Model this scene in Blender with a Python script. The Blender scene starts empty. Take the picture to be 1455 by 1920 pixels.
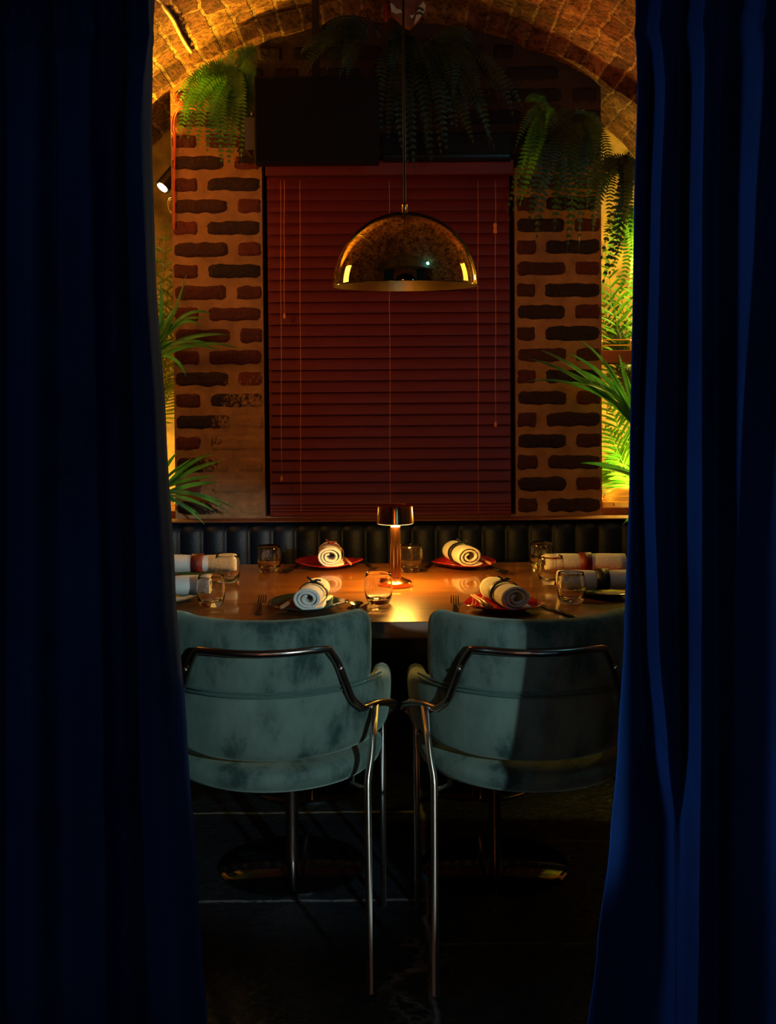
import bpy, bmesh, math, random
from mathutils import Vector, Matrix, noise
random.seed(7)
R = math.radians
PI = math.pi
scn = bpy.context.scene
COL = scn.collection

# ------------------------------------------------------------------ camera
W_, H_ = 1455, 1920
F_PX = 2250.0
CAM_H = 1.44
PITCH = 1.5
ROLL = -0.45
HORIZON = 700
cam = bpy.data.cameras.new('camera')
cam.sensor_fit = 'VERTICAL'; cam.sensor_height = 36.0
cam.lens = F_PX / H_ * 36.0
cam.clip_start = 0.05
SH = (HORIZON - (960 - F_PX * math.tan(R(PITCH)))) / H_      # negative: view moves down
cam.shift_y = SH
camo = bpy.data.objects.new('camera', cam); COL.objects.link(camo)
camo.location = (0, 0, CAM_H)
CM = Matrix.Rotation(R(90 - PITCH), 3, 'X') @ Matrix.Rotation(R(ROLL), 3, 'Z')
camo.rotation_euler = CM.to_euler()
scn.camera = camo

def ray(px, py):
    x = (px - 727.5) / F_PX
    y = (960 - py) / F_PX + SH * H_ / F_PX
    return CM @ Vector((x, y, -1.0))
def at(px, py, Y):
    d = ray(px, py); t = Y / d.y
    return Vector((0, 0, CAM_H)) + d * t
def onz(px, py, z):
    d = ray(px, py); t = (z - CAM_H) / d.z
    return Vector((0, 0, CAM_H)) + d * t

# ------------------------------------------------------------------ exposure, world
scn.view_settings.view_transform = 'Standard'
scn.view_settings.look = 'None'
scn.view_settings.gamma = 1.0
scn.view_settings.use_curve_mapping = False
scn.view_settings.exposure = 0.0
scn.cycles.sample_clamp_indirect = 4.0
scn.cycles.blur_glossy = 0.3
wd = bpy.data.worlds.new('world'); scn.world = wd; wd.use_nodes = True
wd.node_tree.nodes['Background'].inputs[0].default_value = (0.10, 0.12, 0.2, 1)
wd.node_tree.nodes['Background'].inputs[1].default_value = 0.02

# ------------------------------------------------------------------ room lights
def aim(o, target):
    d = Vector(target) - o.location
    o.rotation_euler = d.to_track_quat('-Z', 'Y').to_euler()
def point(name, loc, col, w, r=0.03):
    l = bpy.data.lights.new(name, 'POINT'); l.energy = w; l.color = col; l.shadow_soft_size = r
    o = bpy.data.objects.new(name, l); COL.objects.link(o); o.location = loc; return o
def spot(name, loc, target, col, w, ang, blend=0.4, r=0.03):
    l = bpy.data.lights.new(name, 'SPOT'); l.energy = w; l.color = col; l.shadow_soft_size = r
    l.spot_size = R(ang); l.spot_blend = blend
    o = bpy.data.objects.new(name, l); COL.objects.link(o); o.location = loc; aim(o, target); return o
# cool lamp of the front room, on the right wall: reaches the chairs past the right curtain
spot('front_room_cool_lamp', (1.33, -0.55, 1.75), (-0.04, 2.85, 0.72), (0.66, 0.93, 1.0), 265, 18.5, 0.35, 0.035)
# blue-white column of small lamps on the left wall, raking over the right curtain
for z in (0.35, 0.95, 1.55, 2.1):
    spot('front_room_column_lamp', (-1.45, 0.95, z), (0.95, 2.40, z), (0.45, 0.75, 1.0), 48, 29, 0.7, 0.16)
# tall narrow strip lamps behind the viewer: amber one at the left, cyan one at the right
def strip_lamp(name, loc, target, col, w, sx, sy):
    l = bpy.data.lights.new(name, 'AREA'); l.shape = 'RECTANGLE'; l.size = sx; l.size_y = sy; l.energy = w; l.color = col
    o = bpy.data.objects.new(name, l); COL.objects.link(o); o.location = loc
    d = Vector(target) - Vector(loc); d.z = 0; o.rotation_euler = d.to_track_quat('-Z', 'Y').to_euler(); return o
strip_lamp('front_room_amber_strip', (-0.35, -1.5, 1.35), (0.0, 3.0, 0), (1.0, 0.36, 0.10), 7, 0.05, 1.5)
strip_lamp('front_room_cyan_strip', (0.95, -0.9, 1.35), (0.0, 3.0, 0), (0.12, 0.62, 1.0), 4.0, 0.035, 1.5)
for z in (0.8, 1.8):
    spot('left_curtain_fill', (-1.5, 1.3, z), (-0.42, 2.35, z - 0.2), (0.35, 0.7, 1.0), 2.6, 60, 0.9, 0.04)  # weak blue fill added to brighten the left curtain
# uplights on the vault and lamps tucked in the niches
spot('left_arch_uplight', (-1.32, 4.90, 2.02), (-1.10, 4.84, 2.62), (1.0, 0.54, 0.03), 470, 68, 0.8, 0.04)
spot('left_vault_uplight', (-1.30, 4.70, 1.6), (-0.60, 4.25, 2.85), (1.0, 0.42, 0.10), 75, 46, 0.9, 0.05)
spot('right_vault_uplight', (1.35, 4.82, 1.6), (0.85, 4.55, 2.8), (1.0, 0.20, 0.03), 70, 46, 0.9, 0.05)
strip_lamp('left_wall_niche_light', (-1.36, 4.15, 2.05), (0.0, 4.40, 0), (1.0, 0.42, 0.06), 5.5, 0.36, 0.40)
strip_lamp('right_wall_niche_light', (1.38, 4.15, 2.05), (0.0, 4.20, 0), (1.0, 0.46, 0.07), 1.6, 0.30, 0.40)
point('left_niche_lamp', (-1.28, 5.36, 0.96), (1.0, 0.66, 0.10), 22, 0.05)
point('right_niche_lamp', (1.24, 5.34, 0.965), (1.0, 0.76, 0.12), 40, 0.04)
point('alcove_cyan_lamp', (0.95, 2.60, 2.50), (0.10, 0.70, 1.0), 5, 0.06)
point('right_niche_top_lamp', (1.36, 5.24, 1.96), (1.0, 0.76, 0.12), 28, 0.04)

# ------------------------------------------------------------------ materials
def new_mat(name):
    m = bpy.data.materials.new(name); m.use_nodes = True
    nt = m.node_tree
    return m, nt, nt.nodes['Principled BSDF']
def P(b, **k):
    names = {'rough': 'Roughness', 'metal': 'Metallic', 'coat': 'Coat Weight', 'coatr': 'Coat Roughness', 'sheen': 'Sheen Weight',
             'sheenr': 'Sheen Roughness', 'spec': 'Specular IOR Level', 'trans': 'Transmission Weight', 'ior': 'IOR',
             'em': 'Emission Strength'}
    for a, v in k.items(): b.inputs[names[a]].default_value = v
def simple(name, c, bump=0.0, bscale=60, vary=0.0, vscale=8, **k):
    m, nt, b = new_mat(name); P(b, **k)
    b.inputs['Base Color'].default_value = (*c, 1)
    if vary:
        tc = nt.nodes.new('ShaderNodeTexCoord'); n = nt.nodes.new('ShaderNodeTexNoise'); n.inputs['Scale'].default_value = vscale
        n.inputs['Detail'].default_value = 5
        r = nt.nodes.new('ShaderNodeValToRGB')
        r.color_ramp.elements[0].position = 0.35; r.color_ramp.elements[1].position = 0.68
        r.color_ramp.elements[0].color = (*[x * (1 - vary) for x in c], 1); r.color_ramp.elements[1].color = (*[min(1, x * (1 + vary)) for x in c], 1)
        nt.links.new(tc.outputs['Object'], n.inputs['Vector']); nt.links.new(n.outputs[0], r.inputs[0]); nt.links.new(r.outputs[0], b.inputs['Base Color'])
    if bump:
        tc = nt.nodes.new('ShaderNodeTexCoord'); n = nt.nodes.new('ShaderNodeTexNoise'); n.inputs['Scale'].default_value = bscale
        n.inputs['Detail'].default_value = 6
        bp = nt.nodes.new('ShaderNodeBump'); bp.inputs['Strength'].default_value = bump; bp.inputs['Distance'].default_value = 0.01
        nt.links.new(tc.outputs['Object'], n.inputs['Vector']); nt.links.new(n.outputs[0], bp.inputs['Height']); nt.links.new(bp.outputs[0], b.inputs['Normal'])
    return m
def nd(nt, typ, **k):
    n = nt.nodes.new(typ)
    for a, v in k.items(): setattr(n, a, v)
    return n
def math_(nt, op, a, b=None, c=None):
    n = nt.nodes.new('ShaderNodeMath'); n.operation = op
    for i, v in enumerate((a, b, c)):
        if v is None: continue
        if isinstance(v, (int, float)): n.inputs[i].default_value = v
        else: nt.links.new(v, n.inputs[i])
    return n.outputs[0]
def ramp(nt, src, stops):
    r = nt.nodes.new('ShaderNodeValToRGB'); e = r.color_ramp.elements
    e[0].position, e[0].color = stops[0][0], (*stops[0][1], 1); e[1].position, e[1].color = stops[-1][0], (*stops[-1][1], 1)
    for p, c in stops[1:-1]:
        x = e.new(p); x.color = (*c, 1)
    nt.links.new(src, r.inputs[0]); return r.outputs[0]
def mixc(nt, fac, a, b):
    n = nt.nodes.new('ShaderNodeMix'); n.data_type = 'RGBA'
    if isinstance(fac, (int, float)): n.inputs[0].default_value = fac
    else: nt.links.new(fac, n.inputs[0])
    for i, v in ((6, a), (7, b)):
        if isinstance(v, tuple): n.inputs[i].default_value = (*v, 1)
        else: nt.links.new(v, n.inputs[i])
    return n.outputs[2]
def noise_(nt, vec, scale, detail=5, rough=0.5):
    n = nt.nodes.new('ShaderNodeTexNoise'); n.inputs['Scale'].default_value = scale; n.inputs['Detail'].default_value = detail
    n.inputs['Roughness'].default_value = rough
    nt.links.new(vec, n.inputs['Vector']); return n.outputs[0]
def bump_(nt, b, h, s=0.5, d=0.01):
    bp = nt.nodes.new('ShaderNodeBump'); bp.inputs['Strength'].default_value = s; bp.inputs['Distance'].default_value = d
    nt.links.new(h, bp.inputs['Height']); nt.links.new(bp.outputs[0], b.inputs['Normal'])

def mat_wall_brick():
    m, nt, b = new_mat('painted_brick_wall'); P(b, rough=0.72, spec=0.35)
    tc = nd(nt, 'ShaderNodeTexCoord'); v = tc.outputs['Object']
    at_ = nd(nt, 'ShaderNodeAttribute'); at_.attribute_name = 'tint'
    n1 = noise_(nt, v, 14, 6, 0.6); n2 = noise_(nt, v, 70, 5, 0.6)
    mortar = ramp(nt, n1, [(0.3, (0.30, 0.135, 0.055)), (0.7, (0.50, 0.245, 0.105))])
    dark = ramp(nt, n2, [(0.35, (0.009, 0.005, 0.005)), (0.7, (0.038, 0.015, 0.012))])
    red = ramp(nt, n2, [(0.3, (0.10, 0.016, 0.012)), (0.7, (0.19, 0.030, 0.018))])
    sep = nd(nt, 'ShaderNodeSeparateColor'); nt.links.new(at_.outputs['Color'], sep.inputs[0])
    brick = mixc(nt, sep.outputs[0], dark, red)
    # smear of plaster over the bricks beside the blind
    sx = nd(nt, 'ShaderNodeSeparateXYZ'); nt.links.new(v, sx.inputs[0])
    dx = math_(nt, 'MULTIPLY', math_(nt, 'ADD', sx.outputs[0], 0.555), 3.6)
    dz = math_(nt, 'MULTIPLY', math_(nt, 'ADD', sx.outputs[2], -1.0), 2.0)
    dd = math_(nt, 'SQRT', math_(nt, 'ADD', math_(nt, 'MULTIPLY', dx, dx), math_(nt, 'MULTIPLY', dz, dz)))
    sm = math_(nt, 'ADD', math_(nt, 'MULTIPLY', n2, 1.1), math_(nt, 'MULTIPLY', n1, 0.5))
    sm = math_(nt, 'SUBTRACT', math_(nt, 'ADD', dd, sm), 1.42)
    mask = ramp(nt, sm, [(0.0, (1, 1, 1)), (0.22, (0, 0, 0))])
    fac = math_(nt, 'MULTIPLY', sep.outputs[1], math_(nt, 'SUBTRACT', 1.0, mask))
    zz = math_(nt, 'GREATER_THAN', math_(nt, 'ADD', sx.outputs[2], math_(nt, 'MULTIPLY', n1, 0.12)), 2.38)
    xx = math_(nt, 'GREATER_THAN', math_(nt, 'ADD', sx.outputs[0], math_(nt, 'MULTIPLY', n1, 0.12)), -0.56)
    upper_shade = math_(nt, 'MULTIPLY', zz, xx)  # wall above the blind blackened in colour to stand in for shade
    sp = ramp(nt, noise_(nt, v, 160, 3), [(0.72, (0, 0, 0)), (0.76, (1, 1, 1))])
    c = mixc(nt, fac, mortar, brick)
    c = mixc(nt, math_(nt, 'MULTIPLY', sp, 0.35), c, (0.35, 0.25, 0.16))
    c = mixc(nt, math_(nt, 'MULTIPLY', upper_shade, 0.90), c, (0.006, 0.005, 0.006))
    nt.links.new(c, b.inputs['Base Color'])
    bump_(nt, b, math_(nt, 'ADD', math_(nt, 'MULTIPLY', n1, 0.6), n2), 0.55, 0.008)
    return m
def mat_vault():
    m, nt, b = new_mat('weathered_brick_vault'); P(b, rough=0.8, spec=0.3)
    uv = nd(nt, 'ShaderNodeUVMap'); v0 = uv.outputs[0]
    tc = nd(nt, 'ShaderNodeTexCoord'); o = tc.outputs['Object']
    nc = nd(nt, 'ShaderNodeTexNoise'); nc.inputs['Scale'].default_value = 7; nc.inputs['Detail'].default_value = 4
    nt.links.new(o, nc.inputs['Vector'])
    va = nd(nt, 'ShaderNodeVectorMath', operation='MULTIPLY_ADD'); nt.links.new(nc.outputs[1], va.inputs[0])
    va.inputs[1].default_value = (0.05, 0.05, 0.05); nt.links.new(v0, va.inputs[2])
    br = nd(nt, 'ShaderNodeTexBrick'); nt.links.new(va.outputs[0], br.inputs['Vector'])
    br.inputs['Scale'].default_value = 1.0; br.inputs['Brick Width'].default_value = 0.235; br.inputs['Row Height'].default_value = 0.088
    br.inputs['Mortar Size'].default_value = 0.008; br.inputs['Mortar Smooth'].default_value = 0.4; br.inputs['Bias'].default_value = 0.0
    br.inputs['Color1'].default_value = (0.16, 0.050, 0.028, 1); br.inputs['Color2'].default_value = (0.50, 0.24, 0.10, 1)
    br.inputs['Mortar'].default_value = (0.50, 0.30, 0.15, 1)
    n1 = noise_(nt, o, 9, 8, 0.65); n2 = noise_(nt, o, 45, 8, 0.7)
    dirt = ramp(nt, n1, [(0.38, (0.20, 0.12, 0.13)), (0.60, (1.1, 1.05, 1))])
    mx = nd(nt, 'ShaderNodeMix', data_type='RGBA', blend_type='MULTIPLY'); mx.inputs[0].default_value = 0.8
    nt.links.new(br.outputs[0], mx.inputs[6]); nt.links.new(dirt, mx.inputs[7])
    pits = ramp(nt, n2, [(0.40, (0.10, 0.06, 0.06)), (0.52, (1, 1, 1))])
    mx2 = nd(nt, 'ShaderNodeMix', data_type='RGBA', blend_type='MULTIPLY'); mx2.inputs[0].default_value = 0.8
    nt.links.new(mx.outputs[2], mx2.inputs[6]); nt.links.new(pits, mx2.inputs[7])
    nt.links.new(mx2.outputs[2], b.inputs['Base Color'])
    h = math_(nt, 'ADD', math_(nt, 'MULTIPLY', br.outputs['Fac'], -0.32), math_(nt, 'ADD', math_(nt, 'MULTIPLY', n1, 1.4), math_(nt, 'MULTIPLY', n2, 1.0)))
    bump_(nt, b, h, 0.9, 0.03)
    return m
def mat_floor():
    m, nt, b = new_mat('dark_slate_floor'); P(b, rough=0.4, spec=0.15)
    tc = nd(nt, 'ShaderNodeTexCoord'); v = tc.outputs['Object']
    n = noise_(nt, v, 5, 6); nf = noise_(nt, v, 38, 6, 0.65)
    sx = nd(nt, 'ShaderNodeSeparateXYZ'); nt.links.new(v, sx.inputs[0])
    wob = math_(nt, 'MULTIPLY', math_(nt, 'ADD', n, -0.5), 0.06)
    X = math_(nt, 'ADD', sx.outputs[0], wob); Y = math_(nt, 'ADD', sx.outputs[1], math_(nt, 'MULTIPLY', wob, 0.25))
    wv = math_(nt, 'ABSOLUTE', math_(nt, 'ADD', math_(nt, 'WRAP', math_(nt, 'SUBTRACT', X, 0.10), -0.42, 0.42), 0.0))
    wall = lambda s, off, per: math_(nt, 'ABSOLUTE', math_(nt, 'WRAP', math_(nt, 'SUBTRACT', s, off), -per / 2, per / 2))
    left = math_(nt, 'LESS_THAN', X, 0.10)
    hl = wall(Y, 3.245, 0.66); hr = wall(Y, 2.99, 0.66)
    hy = math_(nt, 'ADD', math_(nt, 'MULTIPLY', left, hl), math_(nt, 'MULTIPLY', math_(nt, 'SUBTRACT', 1.0, left), math_(nt, 'ADD', hr, 0.004)))
    d = math_(nt, 'MINIMUM', hy, math_(nt, 'MULTIPLY', wv, 0.9))
    d = math_(nt, 'ADD', d, math_(nt, 'MULTIPLY', math_(nt, 'ADD', nf, -0.5), 0.035))
    jm = ramp(nt, d, [(0.0, (1, 1, 1)), (0.009, (0, 0, 0))])
    # worn pale blotches beside the long joint
    bx = math_(nt, 'ABSOLUTE', math_(nt, 'SUBTRACT', X, 0.06)); by = math_(nt, 'ABSOLUTE', math_(nt, 'SUBTRACT', Y, 2.82))
    bl = math_(nt, 'ADD', math_(nt, 'MULTIPLY', bx, 2.2), math_(nt, 'MULTIPLY', by, 1.2))
    ring = math_(nt, 'ABSOLUTE', math_(nt, 'SUBTRACT', math_(nt, 'ADD', n, math_(nt, 'MULTIPLY', nf, 0.25)), 0.62))
    bm = ramp(nt, math_(nt, 'ADD', math_(nt, 'MULTIPLY', ring, 6.0), bl), [(0.10, (1, 1, 1)), (0.42, (0, 0, 0))])
    slate = ramp(nt, nf, [(0.3, (0.008, 0.011, 0.015)), (0.75, (0.018, 0.024, 0.030))])
    grout = ramp(nt, nf, [(0.3, (0.09, 0.085, 0.08)), (0.65, (0.34, 0.31, 0.30))])
    mk = math_(nt, 'MAXIMUM', jm, math_(nt, 'MULTIPLY', bm, 0.8))
    nt.links.new(mixc(nt, mk, slate, grout), b.inputs['Base Color'])
    nt.links.new(math_(nt, 'ADD', math_(nt, 'MULTIPLY', mk, 0.4), math_(nt, 'MULTIPLY', nf, 0.5)), b.inputs['Roughness'])
    bump_(nt, b, math_(nt, 'ADD', math_(nt, 'MULTIPLY', n, 1.5), math_(nt, 'MULTIPLY', nf, 0.6)), 0.5, 0.02)
    return m
def mat_velvet(name, dark, light, s=9):
    m, nt, b = new_mat(name); P(b, rough=0.85, sheen=0.35, sheenr=0.45, spec=0.15)
    tc = nd(nt, 'ShaderNodeTexCoord'); v = tc.outputs['Object']
    mp = nd(nt, 'ShaderNodeMapping'); mp.inputs['Scale'].default_value = (1.3, 1.3, 0.75); nt.links.new(v, mp.inputs[0])
    n1 = noise_(nt, mp.outputs[0], s, 7, 0.62); n2 = noise_(nt, v, 200, 2)
    c = ramp(nt, n1, [(0.38, dark), (0.50, tuple((a * 0.35 + l * 0.65) for a, l in zip(dark, light))), (0.7, light)])
    nt.links.new(c, b.inputs['Base Color'])
    b.inputs['Sheen Tint'].default_value = (*[min(1, x * 5) for x in light], 1)
    bump_(nt, b, n2, 0.25, 0.003)
    return m
def mat_wood(name, c1, c2, rough=0.3, coat=0.6, scale=3.0, stretch=(1, 9, 9)):
    m, nt, b = new_mat(name); P(b, rough=rough, coat=coat, coatr=0.07)
    tc = nd(nt, 'ShaderNodeTexCoord'); mp = nd(nt, 'ShaderNodeMapping'); mp.inputs['Scale'].default_value = stretch
    nt.links.new(tc.outputs['Object'], mp.inputs[0])
    n1 = noise_(nt, mp.outputs[0], scale, 7, 0.6); n2 = noise_(nt, mp.outputs[0], scale * 7, 5, 0.6)
    f = math_(nt, 'ADD', math_(nt, 'MULTIPLY', n1, 0.65), math_(nt, 'MULTIPLY', n2, 0.35))
    nt.links.new(ramp(nt, f, [(0.36, c1), (0.64, c2)]), b.inputs['Base Color'])
    bump_(nt, b, n2, 0.08, 0.003)
    return m
def mat_leaf(name, c, c2, tr=0.35):
    m, nt, b = new_mat(name); P(b, rough=0.42, spec=0.5)
    tc = nd(nt, 'ShaderNodeTexCoord'); n = noise_(nt, tc.outputs['Object'], 12, 4)
    col = ramp(nt, n, [(0.35, c), (0.65, c2)]); nt.links.new(col, b.inputs['Base Color'])
    t = nd(nt, 'ShaderNodeBsdfTranslucent'); nt.links.new(col, t.inputs[0])
    mx = nd(nt, 'ShaderNodeMixShader'); mx.inputs[0].default_value = tr
    out = nt.nodes['Material Output']
    nt.links.new(b.outputs[0], mx.inputs[1]); nt.links.new(t.outputs[0], mx.inputs[2]); nt.links.new(mx.outputs[0], out.inputs[0])
    return m
def mat_emit(name, c, s):
    m, nt, b = new_mat(name); b.inputs['Base Color'].default_value = (*c, 1)
    b.inputs['Emission Color'].default_value = (*c, 1); b.inputs['Emission Strength'].default_value = s
    return m
def mat_brass_aged():
    m, nt, b = new_mat('polished_aged_brass'); P(b, metal=1.0, rough=0.06)
    tc = nd(nt, 'ShaderNodeTexCoord'); n = noise_(nt, tc.outputs['Object'], 22, 6, 0.6)
    nt.links.new(ramp(nt, n, [(0.3, (0.52, 0.39, 0.20)), (0.7, (0.72, 0.55, 0.29))]), b.inputs['Base Color'])
    nt.links.new(ramp(nt, n, [(0.35, (0.02,) * 3), (0.75, (0.07,) * 3)]), b.inputs['Roughness'])
    return m

M = dict(
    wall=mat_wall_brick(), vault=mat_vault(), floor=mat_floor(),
    plaster=simple('ochre_plaster', (0.42, 0.26, 0.08), bump=0.5, bscale=18, vary=0.5, vscale=9, rough=0.85),
    sidewall=simple('dark_side_wall', (0.05, 0.035, 0.03), bump=0.4, bscale=20, vary=0.4, rough=0.8),
    void=simple('window_dark', (0.004, 0.004, 0.006), rough=0.15),
    curtain=mat_velvet('navy_velvet', (0.0012, 0.012, 0.060), (0.0016, 0.019, 0.095), 3),
    green=mat_velvet('green_velvet', (0.020, 0.042, 0.036), (0.115, 0.160, 0.130), 8),
    greenseam=simple('green_piping', (0.04, 0.085, 0.07), rough=0.8),
    table=mat_wood('walnut_tabletop', (0.10, 0.033, 0.008), (0.24, 0.088, 0.018), 0.30, 0.9, 2.2, (1, 9, 9)),
    shelfwood=mat_wood('shelf_wood', (0.13, 0.035, 0.012), (0.24, 0.07, 0.025), 0.5, 0.1, 3.0),
    stick=mat_wood('pale_wood', (0.30, 0.11, 0.04), (0.42, 0.17, 0.065), 0.5, 0.1, 8.0),
    slat=mat_wood('red_stained_slat', (0.130, 0.009, 0.009), (0.180, 0.012, 0.011), 0.5, 0.1, 2.0, (1, 6, 30)),
    cord=simple('blind_cord', (0.85, 0.30, 0.14), rough=0.7),
    bronze=simple('dark_bronze_tube', (0.32, 0.24, 0.20), rough=0.26, metal=1.0, vary=0.2),
    steel=simple('satin_steel_tube', (0.62, 0.52, 0.42), rough=0.22, metal=1.0, vary=0.1),
    screw=simple('screw_steel', (0.6, 0.55, 0.5), rough=0.25, metal=1.0),
    copper=simple('copper', (0.85, 0.33, 0.13), rough=0.16, metal=1.0, vary=0.08, vscale=30),
    brass=mat_brass_aged(), brassin=simple('brass_inside', (0.75, 0.52, 0.2), rough=0.35, metal=1.0),
    brassp=simple('bright_brass', (0.85, 0.60, 0.22), rough=0.15, metal=1.0),
    black=simple('black_plastic', (0.004, 0.004, 0.006), spec=0.2, rough=0.5, bump=0.1, bscale=120),
    blackm=simple('black_metal', (0.008, 0.008, 0.009), rough=0.3),
    gloss=simple('black_lacquer', (0.003, 0.003, 0.004), rough=0.08),
    flex=simple('black_cord', (0.006, 0.006, 0.007), rough=0.55),
    grey=simple('grey_metal', (0.25, 0.22, 0.19), rough=0.4, metal=0.8),
    leather=simple('navy_leather', (0.004, 0.008, 0.018), rough=0.42, bump=0.15, bscale=180, spec=0.35, vary=0.25),
    napkin=simple('linen', (0.74, 0.68, 0.60), rough=0.9, bump=0.35, bscale=220, sheen=0.2, vary=0.06, vscale=25),
    bandred=simple('dark_red_ribbon', (0.16, 0.012, 0.008), rough=0.55), bandblack=simple('black_ribbon', (0.008, 0.008, 0.012), rough=0.5),
    platered=simple('red_glaze', (0.38, 0.012, 0.020), rough=0.12, coat=0.5, vary=0.3, vscale=14),
    plategreen=simple('dark_green_glaze', (0.008, 0.040, 0.038), rough=0.10, coat=0.6, vary=0.35, vscale=14),
    cutlery=simple('black_cutlery_steel', (0.012, 0.011, 0.011), rough=0.22, metal=0.3),
    terracotta=simple('terracotta_trunk', (0.30, 0.085, 0.045), rough=0.8, vary=0.3, vscale=25),
    pot=simple('dark_pot', (0.02, 0.018, 0.016), rough=0.5),
    cable=simple('orange_red_cable', (0.80, 0.10, 0.05), rough=0.45),
    conduit=simple('pale_plastic_trunking', (0.48, 0.38, 0.24), rough=0.6, vary=0.5, vscale=12, bump=0.3, bscale=40),
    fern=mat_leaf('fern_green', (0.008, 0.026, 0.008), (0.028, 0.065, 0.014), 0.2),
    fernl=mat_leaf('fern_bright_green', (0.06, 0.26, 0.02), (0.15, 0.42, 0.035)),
    palm=mat_leaf('blade_green', (0.03, 0.16, 0.035), (0.09, 0.30, 0.06)),
    palmy=mat_leaf('palm_yellow_green', (0.16, 0.25, 0.02), (0.30, 0.36, 0.04)),
    maskbrown=simple('carved_brown_wood', (0.20, 0.07, 0.04), rough=0.6, vary=0.4, vscale=20),
    maskwhite=simple('white_paint', (0.65, 0.62, 0.55), rough=0.6),
    maskred=simple('red_lacquer', (0.35, 0.01, 0.02), rough=0.15),
)
def brushed_tube(name, c, r):
    m, nt, b = new_mat(name); P(b, metal=1.0, rough=r); b.inputs['Base Color'].default_value = (*c, 1)
    tg = nd(nt, 'ShaderNodeTangent', direction_type='RADIAL', axis='Z'); nt.links.new(tg.outputs[0], b.inputs['Tangent'])
    b.inputs['Anisotropic'].default_value = 0.92; b.inputs['Anisotropic Rotation'].default_value = 0.25
    return m
M['leg'] = brushed_tube('brushed_steel_leg', (0.85, 0.74, 0.62), 0.40)
def mat_glass():
    m, nt, b = new_mat('clear_glass'); P(b, rough=0.0, trans=1.0, ior=1.46)
    b.inputs['Base Color'].default_value = (1, 1, 1, 1); return m
M['glass'] = mat_glass()
M['bulb'] = mat_emit('lamp_diffuser', (1.0, 0.62, 0.26), 40)
M['ringlight'] = mat_emit('shade_diffuser', (1.0, 0.55, 0.16), 5)
M['lens'] = mat_emit('spot_lens', (1.0, 0.86, 0.40), 90)
M['nichebulb'] = mat_emit('warm_bulb', (1.0, 0.82, 0.35), 40)

# ------------------------------------------------------------------ mesh helpers
class MB:
    def __init__(s): s.v = []; s.f = []; s.m = []; s.mi = 0; s.uv = {}; s.col = {}
    def add(s, vs, fs):
        o = len(s.v); s.v += [Vector(p) for p in vs]
        for f in fs: s.f.append(tuple(i + o for i in f)); s.m.append(s.mi)
        return o
    def box(s, lo, hi):
        x0, y0, z0 = lo; x1, y1, z1 = hi
        s.add([(x0, y0, z0), (x1, y0, z0), (x1, y1, z0), (x0, y1, z0), (x0, y0, z1), (x1, y0, z1), (x1, y1, z1), (x0, y1, z1)],
              [(0, 3, 2, 1), (4, 5, 6, 7), (0, 1, 5, 4), (1, 2, 6, 5), (2, 3, 7, 6), (3, 0, 4, 7)])
    def grid(s, fn, nu, nv, wrapu=False):
        vs = [fn(i, j) for j in range(nv) for i in range(nu)]
        fs = []
        for j in range(nv - 1):
            for i in range(nu if wrapu else nu - 1):
                a = j * nu + i; b = j * nu + (i + 1) % nu
                fs.append((a, b, b + nu, a + nu))
        return s.add(vs, fs)
    def lathe(s, prof, seg=32, c=(0, 0, 0), mod=None):
        c = Vector(c); n = len(prof)
        def fn(i, j):
            a = 2 * PI * i / seg; r, z = prof[j]
            if mod: r, z = mod(r, z, a)
            return c + Vector((r * math.cos(a), r * math.sin(a), z))
        s.grid(fn, seg, n, True)
        if prof[0][0] < 1e-5 or prof[-1][0] < 1e-5: pass
    def tube(s, pts, r, seg=10, cap=True, taper=None):
        pts = [Vector(p) for p in pts]; n = len(pts)
        t0 = (pts[1] - pts[0]).normalized()
        up = Vector((0, 0, 1)) if abs(t0.z) < 0.9 else Vector((1, 0, 0))
        nrm = (up - t0 * up.dot(t0)).normalized(); vs = []
        for k in range(n):
            t = (pts[min(k + 1, n - 1)] - pts[max(k - 1, 0)]).normalized()
            nrm = (nrm - t * nrm.dot(t)).normalized(); bn = t.cross(nrm)
            rr = r if taper is None else r * taper(k / (n - 1))
            for i in range(seg):
                a = 2 * PI * i / seg; vs.append(pts[k] + nrm * (rr * math.cos(a)) + bn * (rr * math.sin(a)))
        fs = [(k * seg + i, k * seg + (i + 1) % seg, (k + 1) * seg + (i + 1) % seg, (k + 1) * seg + i) for k in range(n - 1) for i in range(seg)]
        if cap: fs += [tuple(range(seg))[::-1], tuple((n - 1) * seg + i for i in range(seg))]
        s.add(vs, fs)
    def build(s, name, mats, parent=None, smooth=True, loc=None, bevel=0, auto=None, recalc=True):
        me = bpy.data.meshes.new(name); me.from_pydata([tuple(p) for p in s.v], [], s.f)
        if not isinstance(mats, (list, tuple)): mats = [mats]
        for m in mats: me.materials.append(m)
        for p, mi in zip(me.polygons, s.m): p.material_index = mi
        if recalc or bevel:
            bm = bmesh.new(); bm.from_mesh(me)
            bmesh.ops.remove_doubles(bm, verts=bm.verts, dist=1e-6)
            if recalc: bmesh.ops.recalc_face_normals(bm, faces=bm.faces)
            if bevel: bmesh.ops.bevel(bm, geom=[e for e in bm.edges if e.is_manifold and e.calc_face_angle(0) > 0.6], offset=bevel, segments=2, affect='EDGES', profile=0.5)
            bm.to_mesh(me); bm.free()
        if smooth:
            for p in me.polygons: p.use_smooth = True
            if auto is not None:
                bm = bmesh.new(); bm.from_mesh(me)
                for e in bm.edges:
                    if len(e.link_faces) == 2 and e.calc_face_angle(0) > auto: e.smooth = False
                bm.to_mesh(me); bm.free()
        o = bpy.data.objects.new(name, me); COL.objects.link(o)
        if parent: o.parent = parent
        if loc is not None: o.location = loc
        return o
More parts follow.
